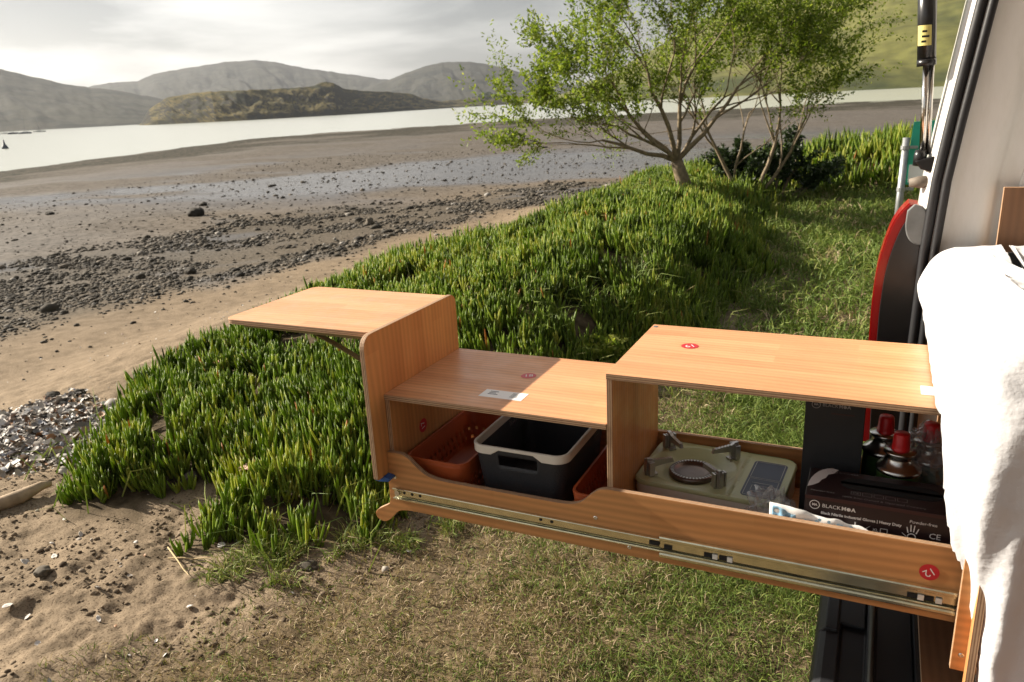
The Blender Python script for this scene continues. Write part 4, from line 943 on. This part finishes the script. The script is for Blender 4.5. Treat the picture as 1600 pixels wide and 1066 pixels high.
def blades(P, D, Ln, Wd, droop, tint):
    n = len(P); D = D / np.linalg.norm(D, axis=1)[:, None]
    side = np.cross(D, RNG.normal(0, 1, (n, 3))); side /= np.linalg.norm(side, axis=1)[:, None] + 1e-9
    V = np.zeros((n, 5, 3))
    h = D.copy(); h[:, 2] = 0; h /= np.linalg.norm(h, axis=1)[:, None] + 1e-6
    mid = P + D * (Ln * .55)[:, None]
    tip = P + D * (Ln * .9)[:, None] + h * (droop * Ln)[:, None] - np.array([0, 0, 1.]) * (droop * Ln * .7)[:, None]
    V[:, 0] = P - side * (Wd * .5)[:, None]; V[:, 1] = P + side * (Wd * .5)[:, None]
    V[:, 2] = mid + side * (Wd * .42)[:, None]; V[:, 3] = mid - side * (Wd * .42)[:, None]; V[:, 4] = tip
    F = (np.arange(n)[:, None, None] * 5 + np.array([(0, 1, 2), (0, 2, 3), (3, 2, 4)])[None]).reshape(-1, 3)
    return V.reshape(-1, 3), F, np.repeat(tint, 5)
def updirs(n, tilt0, tilt1):
    a = RNG.uniform(0, 2 * np.pi, n); t_ = np.radians(RNG.uniform(tilt0, tilt1, n))
    return np.stack([np.sin(t_) * np.cos(a), np.sin(t_) * np.sin(a), np.cos(t_)], 1)
def sample(n, x0, x1, y0, y1): return RNG.uniform(x0, x1, n), RNG.uniform(y0, y1, n)

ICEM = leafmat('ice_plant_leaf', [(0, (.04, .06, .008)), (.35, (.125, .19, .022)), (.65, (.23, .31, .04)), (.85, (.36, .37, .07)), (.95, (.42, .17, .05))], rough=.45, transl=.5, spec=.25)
GRASSM = leafmat('grass_blade', [(0, (.03, .06, .012)), (.4, (.125, .185, .035)), (.6, (.23, .26, .06)), (.75, (.30, .22, .13)), (1, (.52, .41, .27))], rough=.6, transl=.2, spec=.2, tcol=(1.1, 1.15, .8))
# ---- ice plant
def iceplant(poly, n, spread, bounds):
    x, y = sample(n, *bounds); d = sdist(poly, x, y) + (fbm(x * 3.1, y * 3.1, 5, 3) - .5) * .3 * spread
    dist = camdist(x, y)
    keep = (d > 0) & (RNG.uniform(0, 1, n) < np.clip((4.2 / dist) ** 1.35, 0, 1)) & (RNG.uniform(0, 1, n) < .25 + .75 * sstep(0, .2, d)) & (fbm(x * 3.2, y * 3.2, 15, 4) > .385)
    x, y, d, dist = x[keep], y[keep], d[keep], dist[keep]
    return x, y, d, dist
x, y, d, dist = iceplant(ICE, 62000, 1, (-4.4, -.3, .2, 15.2))
z = height(x, y); k = 6
sz = np.clip((dist / 4.2) ** .42, .9, 2.0)
x2, y2, d2, dist2 = iceplant(HUM, 14000, 0, (-2.7, 6, 11.5, 16.5)); z2 = height(x2, y2); sz2 = np.clip((dist2 / 4.2) ** .42, .9, 2.0) * 1.5
x, y, z, d, dist, sz = [np.concatenate(p_) for p_ in ((x, x2), (y, y2), (z, z2), (d, d2), (dist, dist2), (sz, sz2))]
ns = len(x)
hgt = RNG.uniform(.0, .10, ns) * (.4 + 1.1 * fbm(x * 2.2, y * 2.2, 36, 2)) * sstep(0, .3, d)
P = np.repeat(np.stack([x, y, z + hgt - .01], 1), k, 0) + RNG.normal(0, .008, (ns * k, 3))
la_ = fbm(x * 1.7, y * 1.7, 33, 3) * 12.6; lt_ = np.radians(8 + 40 * fbm(x * 2.3, y * 2.3, 34, 2)); ax_ = np.repeat(updirs(ns, 0, 40) * .8 + np.stack([np.sin(lt_) * np.cos(la_), np.sin(lt_) * np.sin(la_), np.cos(lt_)], 1) * .9, k, 0)
szv = .42 + 1.15 * fbm(x * 1.1, y * 1.1, 35, 3) + .35 * sstep(-2.4, -1.2, x) * sstep(2, 4, y); D = updirs(ns * k, 8, 72) + ax_ * .75; D[:, 0] -= .08
Ln = RNG.uniform(.06, .125, ns * k) * np.repeat(sz * szv, k) * RNG.uniform(.7, 1.25, ns * k); Rd = RNG.uniform(.0056, .0088, ns * k) * np.repeat(sz, k)
tint = np.clip(np.repeat(RNG.normal(.54, .17, ns) + (fbm(x * 1.4, y * 1.4, 25, 3) - .5) * .5, k) + RNG.normal(0, .09, ns * k), .05, .84)
tint[RNG.uniform(0, 1, ns * k) < .006] = .93
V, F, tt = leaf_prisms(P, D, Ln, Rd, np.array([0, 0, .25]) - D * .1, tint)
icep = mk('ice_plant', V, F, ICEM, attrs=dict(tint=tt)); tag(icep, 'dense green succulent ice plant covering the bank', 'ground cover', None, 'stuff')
print('ice leaves', len(P))
# ---- lawn
def lawn(n, bounds, dens, ln, wd, seed, green):
    x, y = sample(n, *bounds); la = sdist(LAWN, x, y) + (fbm(x * 3.1, y * 3.1, 5, 3) - .5) * .35; ic = sdist(ICE, x, y); hm = sdist(HUM, x, y)
    dist = camdist(x, y); patch = fbm(x * 2.3, y * 2.3, 27, 4)
    keep = (la > -.12) & (ic < .1) & (hm < .4) & (RNG.uniform(0, 1, n) < np.clip(.12 + 1.1 * sstep(-.12, .55, la) * (patch * 1.3 - .05), 0, 1)) & (RNG.uniform(0, 1, n) < dens(dist)) & ~((x > .62) & (y < 1.0))
    x, y, la, dist, patch = x[keep], y[keep], la[keep], dist[keep], patch[keep]; n = len(x); z = height(x, y)
    gr = np.clip(green(x, y) + (fbm(x * 3.3, y * 3.3, 29, 3) - .5) * 1.1, 0, 1)
    P = np.stack([x, y, z - .004], 1); D = updirs(n, 12, 78 if seed == 0 else 60)
    s = np.clip(dist / 2.6, .8, 3.2) ** .75
    Ln = RNG.uniform(*ln, n) * s * (.75 + .6 * gr); Wd = RNG.uniform(*wd, n) * s
    tint = np.where(RNG.uniform(0, 1, n) < gr, RNG.normal(.40, .11, n), RNG.normal(.80, .12, n))
    return P, D, Ln, Wd, RNG.uniform(.0, .45, n), np.clip(tint, .02, 1)
parts_ = [lawn(300000, (-2.0, .62, -.75, 3.6), lambda q: np.clip(3.0 / q, 0, 1), (.022, .055), (.0018, .0036), 0, lambda x, y: .26 + .75 * sstep(-.8, .15, x) + .35 * sstep(1.2, 2.4, y)),
          lawn(90000, (-1.3, 3.2, 3.2, 12.5), lambda q: np.clip(6 / q, 0, 1), (.035, .07), (.0034, .006), 1, lambda x, y: .9 + 0 * x)]
# taller grass through the ice plant and at its edge
x, y = sample(60000, -3.8, .2, .3, 11); ic = sdist(ICE, x, y)
tuft = fbm(x * 2.6, y * 2.6, 37, 3) > .56
kp = (ic > -.25) & tuft & (RNG.uniform(0, 1, len(x)) < .10 + .9 * sstep(-2.9, -1.1, x) * sstep(1.0, 2.5, y)) & (RNG.uniform(0, 1, len(x)) < np.clip(6 / camdist(x, y), 0, 1))
x, y = x[kp], y[kp]; n = len(x); z = height(x, y)
parts_.append((np.stack([x, y, z], 1), updirs(n, 5, 45), RNG.uniform(.12, .30, n), RNG.uniform(.004, .009, n), RNG.uniform(.1, .5, n), np.clip(RNG.normal(.46, .12, n), 0, 1)))
x, y = sample(9000, -2.2, -1.0, .0, .9); ic = sdist(ICE, x, y); kp = (np.abs(ic + .1) < .16) & (fbm(x * 5, y * 5, 39, 2) > .5) & (x > -1.75); x, y = x[kp], y[kp]; n = len(x)
parts_.append((np.stack([x, y, height(x, y)], 1), updirs(n, 10, 60), RNG.uniform(.05, .13, n), RNG.uniform(.0025, .0045, n), RNG.uniform(.1, .5, n), np.clip(RNG.normal(.52, .13, n), 0, 1)))
x, y = sample(16000, -3.2, 4.5, 7.4, 14.5); kp = (fbm(x * 1.5, y * 1.5, 49, 3) > .47) & ((sdist(ICE, x, y) > -.3) | (sdist(HUM, x, y) > -.2)); x, y = x[kp], y[kp]; n = len(x)
parts_.append((np.stack([x, y, height(x, y)], 1), updirs(n, 4, 50), RNG.uniform(.18, .42, n), RNG.uniform(.008, .016, n), RNG.uniform(.1, .5, n), np.clip(RNG.normal(.47, .13, n), 0, 1)))
cat_ = [np.concatenate(q) for q in zip(*parts_)]
V, F, tt = blades(*cat_)
gr = mk('grass', V, F, GRASSM, attrs=dict(tint=tt)); tag(gr, 'short patchy green and straw coloured lawn grass', 'grass', None, 'stuff')
print('blades', len(cat_[0]))

# ---- trees
BARK = simple('pale_brown_bark', (.20, .15, .09), .8, noise=.4, nscale=18, bump=.5, bscale=60)
TLEAF = leafmat('tree_leaf', [(0, (.05, .085, .013)), (.5, (.15, .205, .03)), (1, (.33, .34, .09))], rough=.5, transl=.5, spec=.15)
DLEAF = leafmat('dark_shrub_leaf', [(0, (.012, .024, .007)), (.6, (.03, .055, .014)), (1, (.07, .10, .025))], rough=.45, transl=.2)
def grow(mb, leaves, p, d, ln, rad_, lev, maxlev, rnd, spread=.6, up=.12, leafn=7, lsz=.06):
    n = 5; P = [Vector(p)]; dd = Vector(d).normalized()
    for i in range(n):
        dd = (dd + Vector((rnd.gauss(0, .13), rnd.gauss(0, .13), rnd.gauss(0, .10) + up * .35))).normalized(); P.append(P[-1] + dd * (ln / n))
    rs = [rad_ * (1 - .55 * i / n) for i in range(n + 1)]
    mb.tube(P, rs, 7 if lev < 2 else (5 if lev == 2 else 3), cap=(lev == 0))
    if lev >= maxlev - 1:
        for i in range(1, n + 1):
            for _ in range(leafn):
                leaves.append((P[i] + Vector((rnd.gauss(0, .022), rnd.gauss(0, .022), rnd.gauss(0, .022))), dd, lsz * rnd.uniform(.6, 1.25)))
    if lev < maxlev:
        nb = rnd.choice((2, 3, 3)) + (1 if lev >= 1 else 0)
        for b_ in range(nb):
            i = rnd.randint(2, n) if b_ else n
            ax = Vector((rnd.gauss(0, 1), rnd.gauss(0, 1), rnd.gauss(0, .6))).normalized(); nd = (dd + ax * spread * rnd.uniform(.6, 1.25)).normalized()
            grow(mb, leaves, P[i], nd, ln * rnd.uniform(.58, .82), rs[i] * rnd.uniform(.6, .78), lev + 1, maxlev, rnd, spread, up, leafn, lsz)
def leafmesh(leaves, rnd_seed, wid=.28, droop=.3):
    rg = np.random.default_rng(rnd_seed); n = len(leaves)
    P = np.array([tuple(q[0]) for q in leaves]); D = np.array([tuple(q[1]) for q in leaves]) * .5 + rg.normal(0, .75, (n, 3)); D[:, 2] -= droop * .5
    D /= np.linalg.norm(D, axis=1)[:, None]; Ln = np.array([q[2] for q in leaves]); S_ = np.cross(D, rg.normal(0, 1, (n, 3))); S_ /= np.linalg.norm(S_, axis=1)[:, None]
    V = np.zeros((n, 4, 3)); V[:, 0] = P; V[:, 1] = P + D * (Ln * .5)[:, None] + S_ * (Ln * wid)[:, None]; V[:, 2] = P + D * Ln[:, None]; V[:, 3] = P + D * (Ln * .5)[:, None] - S_ * (Ln * wid)[:, None]
    F = np.arange(n * 4).reshape(n, 4); return V.reshape(-1, 3), F, np.repeat(np.clip(rg.normal(.5, .2, n), 0, 1), 4)
def tree(name, base, limbs, label, seed, maxlev=4, leafn=6, lsz=.06, lm=TLEAF, trunk=None, wid=.21, spread=.6, up=.12):
    rnd = random.Random(seed); o = thing(name, label, name.split('_')[-1], base); mb = MB(); leaves = []
    b = Vector(base)
    if trunk:
        P = [b + Vector(q) for q in trunk[0]]; mb.tube(P, trunk[1], 10); fork = P[-1]
    for (st, dr, ln, rr_) in limbs:
        s0 = b + Vector(st) if st is not None else fork
        grow(mb, leaves, s0, dr, ln, rr_, 1, maxlev, rnd, spread, up, leafn, lsz)
    mb.build('trunk', [BARK], o, smooth=True)
    V, F, tt = leafmesh(leaves, seed, wid); mk('crown', V, F, lm, o, attrs=dict(tint=tt)); print(name, len(leaves), len(mb.f))
    return o
Rv, Uv = Vector((math.cos(YAW), math.sin(YAW), 0)), Vector((0, 0, 1))
def dv(a, e, f_=0.0): # direction: a = lateral, e = up, f_ = away
    return tuple(Rv * a + Uv * e + f * f_)
bz = hz(-1.98, 9.35)
tree('spreading_tree', (-1.98, 9.35, bz - .06), [(None, dv(-.95, .38, -.1), 1.09, 0.036), (None, dv(-.62, .72, .25), 1.19, 0.039), (None, dv(-.30, 1.0, -.2), 1.28, 0.040), (None, dv(.22, 1.0, .1), 1.28, 0.038), (None, dv(.55, .8, -.15), 1.23, 0.040), (None, dv(-.8, .55, -.4), 1.04, 0.029), (None, dv(.75, .6, .35), 1.09, 0.032)],
     'spreading green tree with several pale limbs on the ice plant bank', 5, 5, 5, .058, trunk=([tuple(Rv * .0), tuple(Rv * -.06 + Uv * .22), tuple(Rv * -.16 + Uv * .5), tuple(Rv * -.2 + Uv * .62)], [.12, .10, .088, .08]), up=.10)
bz2 = hz(-1.45, 10.3)
tree('leaning_tree', (-1.45, 10.3, bz2 - .05), [((0, 0, 0), dv(-.25, 1.0, 0), 1.35, 0.034), ((.12, .05, 0), dv(.42, 1.0, .1), 1.44, 0.036), ((.2, .1, .02), dv(.75, .75, -.1), 1.35, 0.030), ((-.1, 0, 0), dv(.1, 1.0, -.2), 1.26, 0.024)],
     'leaning many-stemmed tree growing right behind the spreading tree', 17, 5, 4, .052, up=.10)
bz3 = hz(-1.1, 11.2)
tree('dark_shrub', (-1.1, 11.2, bz3 - .05), [((.0, 0, 0), dv(-.5, .7), .45, .03), ((.1, 0, 0), dv(.3, .9), .5, .03), ((.2, .1, 0), dv(.7, .5), .45, .03), ((-.1, 0, 0), dv(-.8, .4, -.3), .45, .03), ((0, 0, 0), dv(0, .9, -.4), .45, .03), ((.3, 0, 0), dv(.3, .4, -.5), .45, .03), ((-.35, 0, 0), dv(-.5, .6, -.2), .5, .03), ((-.6, -.1, 0), dv(-.2, .9, -.2), .45, .03)],
     'low dark green shrub under the leaning tree', 27, 3, 22, .07, lm=DLEAF, spread=.8)
x0, y0 = -1.52, 2.65; bw = hz(x0, y0)
for (xx, yy, hh, sd, lab_) in ((-1.05, 2.75, .17, 3, 'bright green broad-leaved weed at the edge of the ice plant behind the lower shelf'), (-2.95, 8.1, .35, 4, 'yellowish bushy weed at the seaward edge of the ice plant')):
    zz_ = hz(xx, yy); rnd = random.Random(sd); o = thing('weed_plant', lab_, 'weed', (xx, yy, zz_)); mb = MB(); lv_ = []
    for k_ in range(9): a = k_ * .7; grow(mb, lv_, (xx, yy, zz_), (math.cos(a) * .6, math.sin(a) * .6, .8), hh * .6, .005, 3, 4, rnd, .7, .05, 3, hh * .22)
    mb.build('stem', [BARK], o); V, F, tt = leafmesh(lv_, sd, .38); mk('leaves', V, F, TLEAF, o, attrs=dict(tint=np.clip(tt + .25, 0, 1)))
# far trees on the headland spit
for k_, (az, dd_, s_, el) in enumerate(((-27.6, 1340, 6, .0071), (-27.1, 1350, 9, .0071), (-26.6, 1345, 11, .0075), (-26.1, 1360, 8, .0078), (-25.7, 1365, 6, .008))):
    pz = CAM.z + el * dd_ * .7 - 2; p = polar(az, dd_ * .985, pz)
    rnd = random.Random(40 + k_); o = thing('distant_tree', 'dark rounded tree in the clump on the low spit', 'tree', p, 'trees on the low spit'); mb = MB(); mb.tube([p, p + Vector((0, 0, s_ * .5))], .4, 6); mb.build('trunk', [BARK], o)
    lv_ = []
    for q in range(500):
        v_ = Vector((rnd.gauss(0, 1), rnd.gauss(0, 1), rnd.gauss(0, 1))).normalized() * rnd.uniform(.5, 1.0) * s_ * .55; lv_.append((p + Vector((0, 0, s_ * .6)) + Vector((v_.x * 1.2, v_.y * 1.2, v_.z * .8)), v_.normalized(), s_ * .22))
    V, F, tt = leafmesh(lv_, k_, .45); mk('crown', V, F, DLEAF, o, attrs=dict(tint=tt))

# ------------------------------------------------------------------ stones, shells, driftwood
def ico():
    bm = bmesh.new(); bmesh.ops.create_icosphere(bm, subdivisions=1, radius=1); V = np.array([v.co[:] for v in bm.verts]); F = np.array([[v.index for v in q.verts] for q in bm.faces]); bm.free(); return V, F
IV, IF = ico()
def stones(x, y, r_, flat_, seed, sink=.25):
    rg = np.random.default_rng(seed); n = len(x); z = height(x, y)
    S_ = np.stack([r_ * rg.uniform(.7, 1.4, n), r_ * rg.uniform(.6, 1.1, n), r_ * flat_ * rg.uniform(.6, 1.1, n)], 1); a = rg.uniform(0, 6.28, n)
    W = IV[None] * S_[:, None] * rg.uniform(.78, 1.2, (n, len(IV), 1)); c, s = np.cos(a)[:, None], np.sin(a)[:, None]
    V = np.stack([W[..., 0] * c - W[..., 1] * s + x[:, None], W[..., 0] * s + W[..., 1] * c + y[:, None], W[..., 2] + z[:, None] + (S_[:, 2] * (1 - 2 * sink))[:, None] * .6], -1)
    F = (np.arange(n)[:, None, None] * len(IV) + IF[None]).reshape(-1, 3); return V.reshape(-1, 3), F, np.repeat(rg.uniform(0, 1, n), len(IV))
STONEM, t, b = mat('beach_stone'); L(t, ramp(t, attr(t, 'tint'), [(0, (.024, .021, .016)), (.6, (.065, .055, .040)), (.92, (.14, .118, .09)), (1, (.3, .28, .25))]), b.inputs['Base Color']); b.inputs['Roughness'].default_value = .85; b.inputs['Specular IOR Level'].default_value = .25
n = 520000; x = RNG.uniform(-32, -3, n); y = RNG.uniform(-6, 42, n); s_ = np.maximum(0, -sdist(LAND, x, y))
lo = np.interp(y, [3, 17], [4.6, 2.0]); hi = np.interp(y, [3, 17, 30], [13, 7.5, 7]); wb = (fbm(x * .35, y * .35, 71, 3) - .5)
pk = sstep(lo - .5, lo + .6, s_ + wb * 2) * sstep(hi + 1.5, hi - 1.5, s_ + wb * 5) * sstep(40, 24, y)
cl = fbm(x * 1.1, y * 1.1, 73, 4)
azr = np.degrees(np.arctan2(x - CAM.x, y - CAM.y))
kp = (azr > -66) & (azr < -10) & (s_ > 2) & (RNG.uniform(0, 1, n) < (pk * sstep(.34, .56, cl) * .95 + .03)) & (RNG.uniform(0, 1, n) < np.clip(14 / camdist(x, y), .15, 1))
x, y = x[kp], y[kp]; r_ = np.clip(RNG.lognormal(-4.05, .5, len(x)), .012, .13) * np.clip(camdist(x, y) / 12, .8, 1.5)
V, F, tt = stones(x, y, r_, .6, 5); print('pebbles', len(x))
pb = mk('beach_pebbles', V, F, STONEM, attrs=dict(tint=tt)); tag(pb, 'dark pebbles and cobbles strewn over the tidal flat', 'pebbles', None, 'stuff')
n = 2600; a = RNG.uniform(0, 6.28, n); q = np.sqrt(RNG.uniform(0, 1, n))
def single_stone(px, py, r_, flat_, seed, name, label, cat, tint, group=None):
    bm = bmesh.new(); bmesh.ops.create_icosphere(bm, subdivisions=3, radius=1); rg = random.Random(seed); zz_ = hz(px, py)
    ax = [rg.uniform(.8, 1.3), rg.uniform(.7, 1.0), flat_]; V = []
    for v in bm.verts:
        k_ = .5 + 1.0 * float(fbm(np.array([v.co.x * 2.1 + seed]), np.array([v.co.y * 2.1 + v.co.z * 1.7]), seed, 4, .65)[0]); V.append((px + v.co.x * ax[0] * r_ * k_, py + v.co.y * ax[1] * r_ * k_, zz_ + r_ * flat_ * .45 + v.co.z * ax[2] * r_ * k_))
    F = [tuple(v.index for v in q_.verts) for q_ in bm.faces]; bm.free()
    o = mk(name, V, F, STONEM, smooth=True, origin=(px, py, zz_), attrs=dict(tint=[tint] * len(V))); tag(o, label, cat, group); return o
ROCKS = [(-15.99, 13.5, 0.216, .7, 'dark weedy boulder standing alone on the mud flat', .12), (-18.04, 15.7, 0.120, .6, 'smaller dark rock behind the lone weedy boulder', .15), (-22.7, 14.0, 0.144, .5, 'flat dark rock on the bare mud towards the water', .2),
         (-9.44, 12.1, 0.102, 1.0, 'upright grey stone on the edge of the cobbles', .85), (-9.47, 7.2, 0.096, .7, 'dark rounded rock among the near cobbles', .3), (-10.3, 6.9, 0.090, .6, 'brownish rock in the cobbles beside the dark rounded rock', .5)]
for i, (px, py, r_, fl, lab_, ti) in enumerate(ROCKS): single_stone(px, py, r_, fl, 60 + i, 'rock', lab_, 'rock', ti)
for i, (px, py, r_, lab_, ti) in enumerate(((-4.54, 1.5, .055, 'dark round stone at the top of the shell pile', .15), (-4.66, 1.2, .07, 'wide dark stone at the seaward end of the shell pile', .2), (-4.24, 1.48, .05, 'dark stone where the shell pile meets the ice plant', .25),
        (-2.35, -.06, .030, 'brown pebble half sunk in the bare sand', .75), (-2.38, 1.0, .06, 'pinkish stone lying in the gap of the ice plant', .95), (-2.43, .73, .045, 'grey stone at the mouth of the gap in the ice plant', .7), (-1.41, .36, .035, 'dark clod beside the grass edge', .5))):
    single_stone(px, py, r_, .55, 80 + i, 'stone', lab_, 'stone', ti)
SHELLM, t, b = mat('sea_shell')
L(t, ramp(t, attr(t, 'tint'), [(0, (.10, .095, .09)), (.35, (.22, .19, .16)), (.6, (.40, .36, .31)), (.78, (.62, .60, .57)), (.86, (.24, .25, .28)), (.95, (.34, .18, .08)), (1, (.16, .08, .04))]), b.inputs['Base Color']); b.inputs['Roughness'].default_value = .6; b.inputs['Specular IOR Level'].default_value = .25
def shellbits(x, y, r_, lift, seed):
    rg = np.random.default_rng(seed); n = len(x); z = height(x, y) + lift; m = 9
    a = np.linspace(0, 2 * np.pi, m, endpoint=False)[None] + rg.uniform(0, 6, (n, 1)); el = rg.uniform(.45, .95, (n, 1)); rj = rg.uniform(.75, 1.15, (n, m))
    rim = np.stack([np.cos(a) * rj, np.sin(a) * rj * el, -.32 * (np.cos(a) ** 2 + (np.sin(a) * el) ** 2)], -1)
    loc = np.concatenate([np.zeros((n, 1, 3)), rim * np.array([.55, .55, .3]), rim], 1) * r_[:, None, None]
    up_ = np.where(rg.uniform(0, 1, (n, 1)) < .5, 1, -1); loc[..., 2] *= up_
    ax = updirs(n, 0, 55); tx = np.cross(ax, np.tile([.3, .8, .1], (n, 1))); tx /= np.linalg.norm(tx, axis=1)[:, None]; ty = np.cross(ax, tx)
    W = loc[..., :1] * tx[:, None] + loc[..., 1:2] * ty[:, None] + loc[..., 2:] * ax[:, None] + np.stack([x, y, z], 1)[:, None]
    base = [(0, 1 + k, 1 + (k + 1) % m) for k in range(m)]; base2 = [(1 + k, 1 + m + k, 1 + m + (k + 1) % m) for k in range(m)] + [(1 + k, 1 + m + (k + 1) % m, 1 + (k + 1) % m) for k in range(m)]
    F = (np.arange(n)[:, None, None] * (1 + 2 * m) + np.array(base + base2)[None]).reshape(-1, 3)
    return W.reshape(-1, 3), F, np.repeat(rg.uniform(0, 1, n) ** .8, 1 + 2 * m)
n = 22000; x = RNG.uniform(-5.3, -2.8, n); y = RNG.uniform(.05, 2.0, n)
q = .95 - np.hypot((x + 3.95) / 1.25, (y - 1.0) / .62) + (fbm(x * 3, y * 3, 95, 3) - .5) * .5; ic = sdist(ICE, x, y)
kp = (q > 0) & (ic < .05) & (RNG.uniform(0, 1, n) < sstep(0, .55, q)); x, y = x[kp], y[kp]
r1 = np.clip(RNG.lognormal(-4.0, .45, len(x)), .008, .05)
n = 700; xs_ = RNG.uniform(-7.5, -1.2, n); ys_ = RNG.uniform(-.9, 9, n); kp = (sdist(LAND, xs_, ys_) < 0) | ((xs_ < -1.4) & (ys_ < .8)); kp &= sdist(ICE, xs_, ys_) < 0; kp &= sdist(LAWN, xs_, ys_) < .05; xs_, ys_ = xs_[kp], ys_[kp]
V, F, tt = shellbits(np.concatenate([x, xs_]), np.concatenate([y, ys_]), np.concatenate([r1, RNG.uniform(.006, .014, len(xs_))]), np.concatenate([RNG.uniform(.0, .03, len(x)), np.full(len(xs_), .003)]), 7)
print('shell bits', len(x), len(xs_))
sh = mk('shell_litter', V, F, SHELLM, attrs=dict(tint=tt)); tag(sh, 'heap of broken white, grey and brown sea shells beside the ice plant', 'shells', None, 'stuff')
SP = [(-2.61, .15), (-2.47, .065), (-2.37, -.054), (-1.90, -.168), (-1.86, .361), (-1.82, .416), (-1.37, .211), (-1.12, .593), (-1.675, .019), (-2.29, -.238), (-2.22, .248), (-2.53, .227), (-2.57, .003), (-2.74, .3), (-2.05, -.05)]
for i, (px, py) in enumerate(SP):
    V, F, tt = shellbits(np.array([px]), np.array([py]), np.array([.013 + .012 * (i * 7 % 5) / 5]), np.array([.007]), 100 + i)
    o = mk('shell_fragment', V, F, SHELLM, origin=(px, py, hz(px, py)), attrs=dict(tint=np.full(len(V), .66 + .03 * (i % 3))), smooth=True); solid(o, .0015, 0)
    tag(o, 'small white shell fragment lying on the bare sand', 'shell', 'white shell fragments on the bare sand')
# driftwood
DRIFT = simple('weathered_driftwood', (.34, .25, .16), .8, noise=.4, nscale=14, bump=.8, bscale=50)
pd = [(-3.50, -.02), (-3.30, .10), (-3.19, .22), (-3.13, .36), (-3.12, .46), (-3.10, .50)]
rd = [.032, .034, .034, .031, .024, .010]
h = MB(); h.tube([(a_, b_, hz(a_, b_) + .018 + .004 * i) for i, (a_, b_) in enumerate(pd)], rd, 14)
hv = np.array(h.v); hv += (np.stack([fbm(hv[:, 0] * 22, hv[:, 1] * 22 + hv[:, 2] * 30, s, 3) for s in (1, 2, 3)], 1) - .5) * .016
o = mk('driftwood_log', hv, h.f, DRIFT, smooth=True, origin=(-3.2, .2, hz(-3.2, .2))); tag(o, 'pale weathered driftwood log lying in front of the shell heap', 'driftwood')
STRAW = simple('dry_straw', (.55, .42, .22), .7)
for (a_, b_, lab_) in (((-2.054, .264), (-1.80, .136), 'longer dry straw stalk crossing another on the sand'), ((-1.985, .205), (-1.775, .27), 'shorter dry straw stalk lying under the long one')):
    P_ = [(a_[0] + (b_[0] - a_[0]) * q, a_[1] + (b_[1] - a_[1]) * q, hz(a_[0] + (b_[0] - a_[0]) * q, a_[1] + (b_[1] - a_[1]) * q) + .012 + .004 * math.sin(q * 3)) for q in (0, .25, .5, .75, 1)]
    o = MB().tube(P_, [.003, .0028, .0025, .002, .001], 6).build('straw_stalk', [STRAW], origin=P_[0]); tag(o, lab_, 'stalk')
# flowers of the ice plant
PET = simple('pale_pink_petal', (.75, .50, .38), .6); PETO = simple('wilted_orange_petal', (.55, .17, .05), .6)
FL = [(-3.24, 2.24, 0, 'large pale pink ice plant flower beside the folding table strut'), (-2.07, .74, 0, 'open peach ice plant flower close to the gap in the ice plant'), (-3.62, 1.88, 1, None), (-3.07, 1.59, 1, None), (-2.36, 1.31, 1, None), (-2.25, 1.52, 1, None), (-3.5, 1.8, 1, None), (-2.38, 1.87, 1, None), (-3.35, 5.63, 0, 'pale ice plant flower far along the bank below the mud flat'), (-2.74, 5.58, 1, None), (-2.06, 6.23, 1, None)]
for i, (px, py, wil, lab_) in enumerate(FL):
    zz_ = hz(px, py) + .115; o = thing('ice_plant_flower', lab_ or 'wilted orange ice plant flower among the green leaves', 'flower', (px, py, zz_ - .11), 'ice plant flowers')
    h = MB(); rg = random.Random(i); s_ = (.034 if not wil else .024) * (1 + .04 * math.hypot(px, py))
    for k_ in range(22):
        a = k_ * 2.4 + rg.uniform(-.2, .2); e = rg.uniform(.1, .6) if not wil else rg.uniform(.5, 1.2); d_ = Vector((math.cos(a) * math.cos(e), math.sin(a) * math.cos(e), math.sin(e))); sd_ = Vector((-math.sin(a), math.cos(a), 0)); c_ = Vector((px, py, zz_))
        h.add([c_, c_ + d_ * s_ * .6 + sd_ * s_ * .12, c_ + d_ * s_, c_ + d_ * s_ * .6 - sd_ * s_ * .12], [(0, 1, 2, 3)])
    h.build('petals', [PETO if wil else PET], o); MB().tube([(px, py, zz_ - .12), (px, py, zz_)], [.004, .006], 6).build('stem', [ICEM], o)

# loose clods and grit on the bare sand
n = 9000; x = RNG.uniform(-4.2, -.9, n); y = RNG.uniform(-1.1, 1.2, n); kp = (sdist(ICE, x, y) < .02) & (sdist(LAWN, x, y) < .1) & (fbm(x * 4.0, y * 4.0, 45, 3) > .47); x, y = x[kp], y[kp]
V, F, tt = stones(x, y, np.clip(RNG.lognormal(-5.15, .45, len(x)), .003, .018), .7, 9, .35)
cm, t, b = mat('sand_clod'); L(t, ramp(t, attr(t, 'tint'), [(0, (.07, .052, .035)), (.5, (.15, .115, .078)), (.97, (.22, .17, .118)), (1, (.4, .37, .33))]), b.inputs['Base Color']); b.inputs['Roughness'].default_value = .95; b.inputs['Specular IOR Level'].default_value = .1
o = mk('sand_clods', V, F, cm, attrs=dict(tint=tt)); tag(o, 'small clods and grit on the trodden bare sand', 'grit', None, 'stuff')
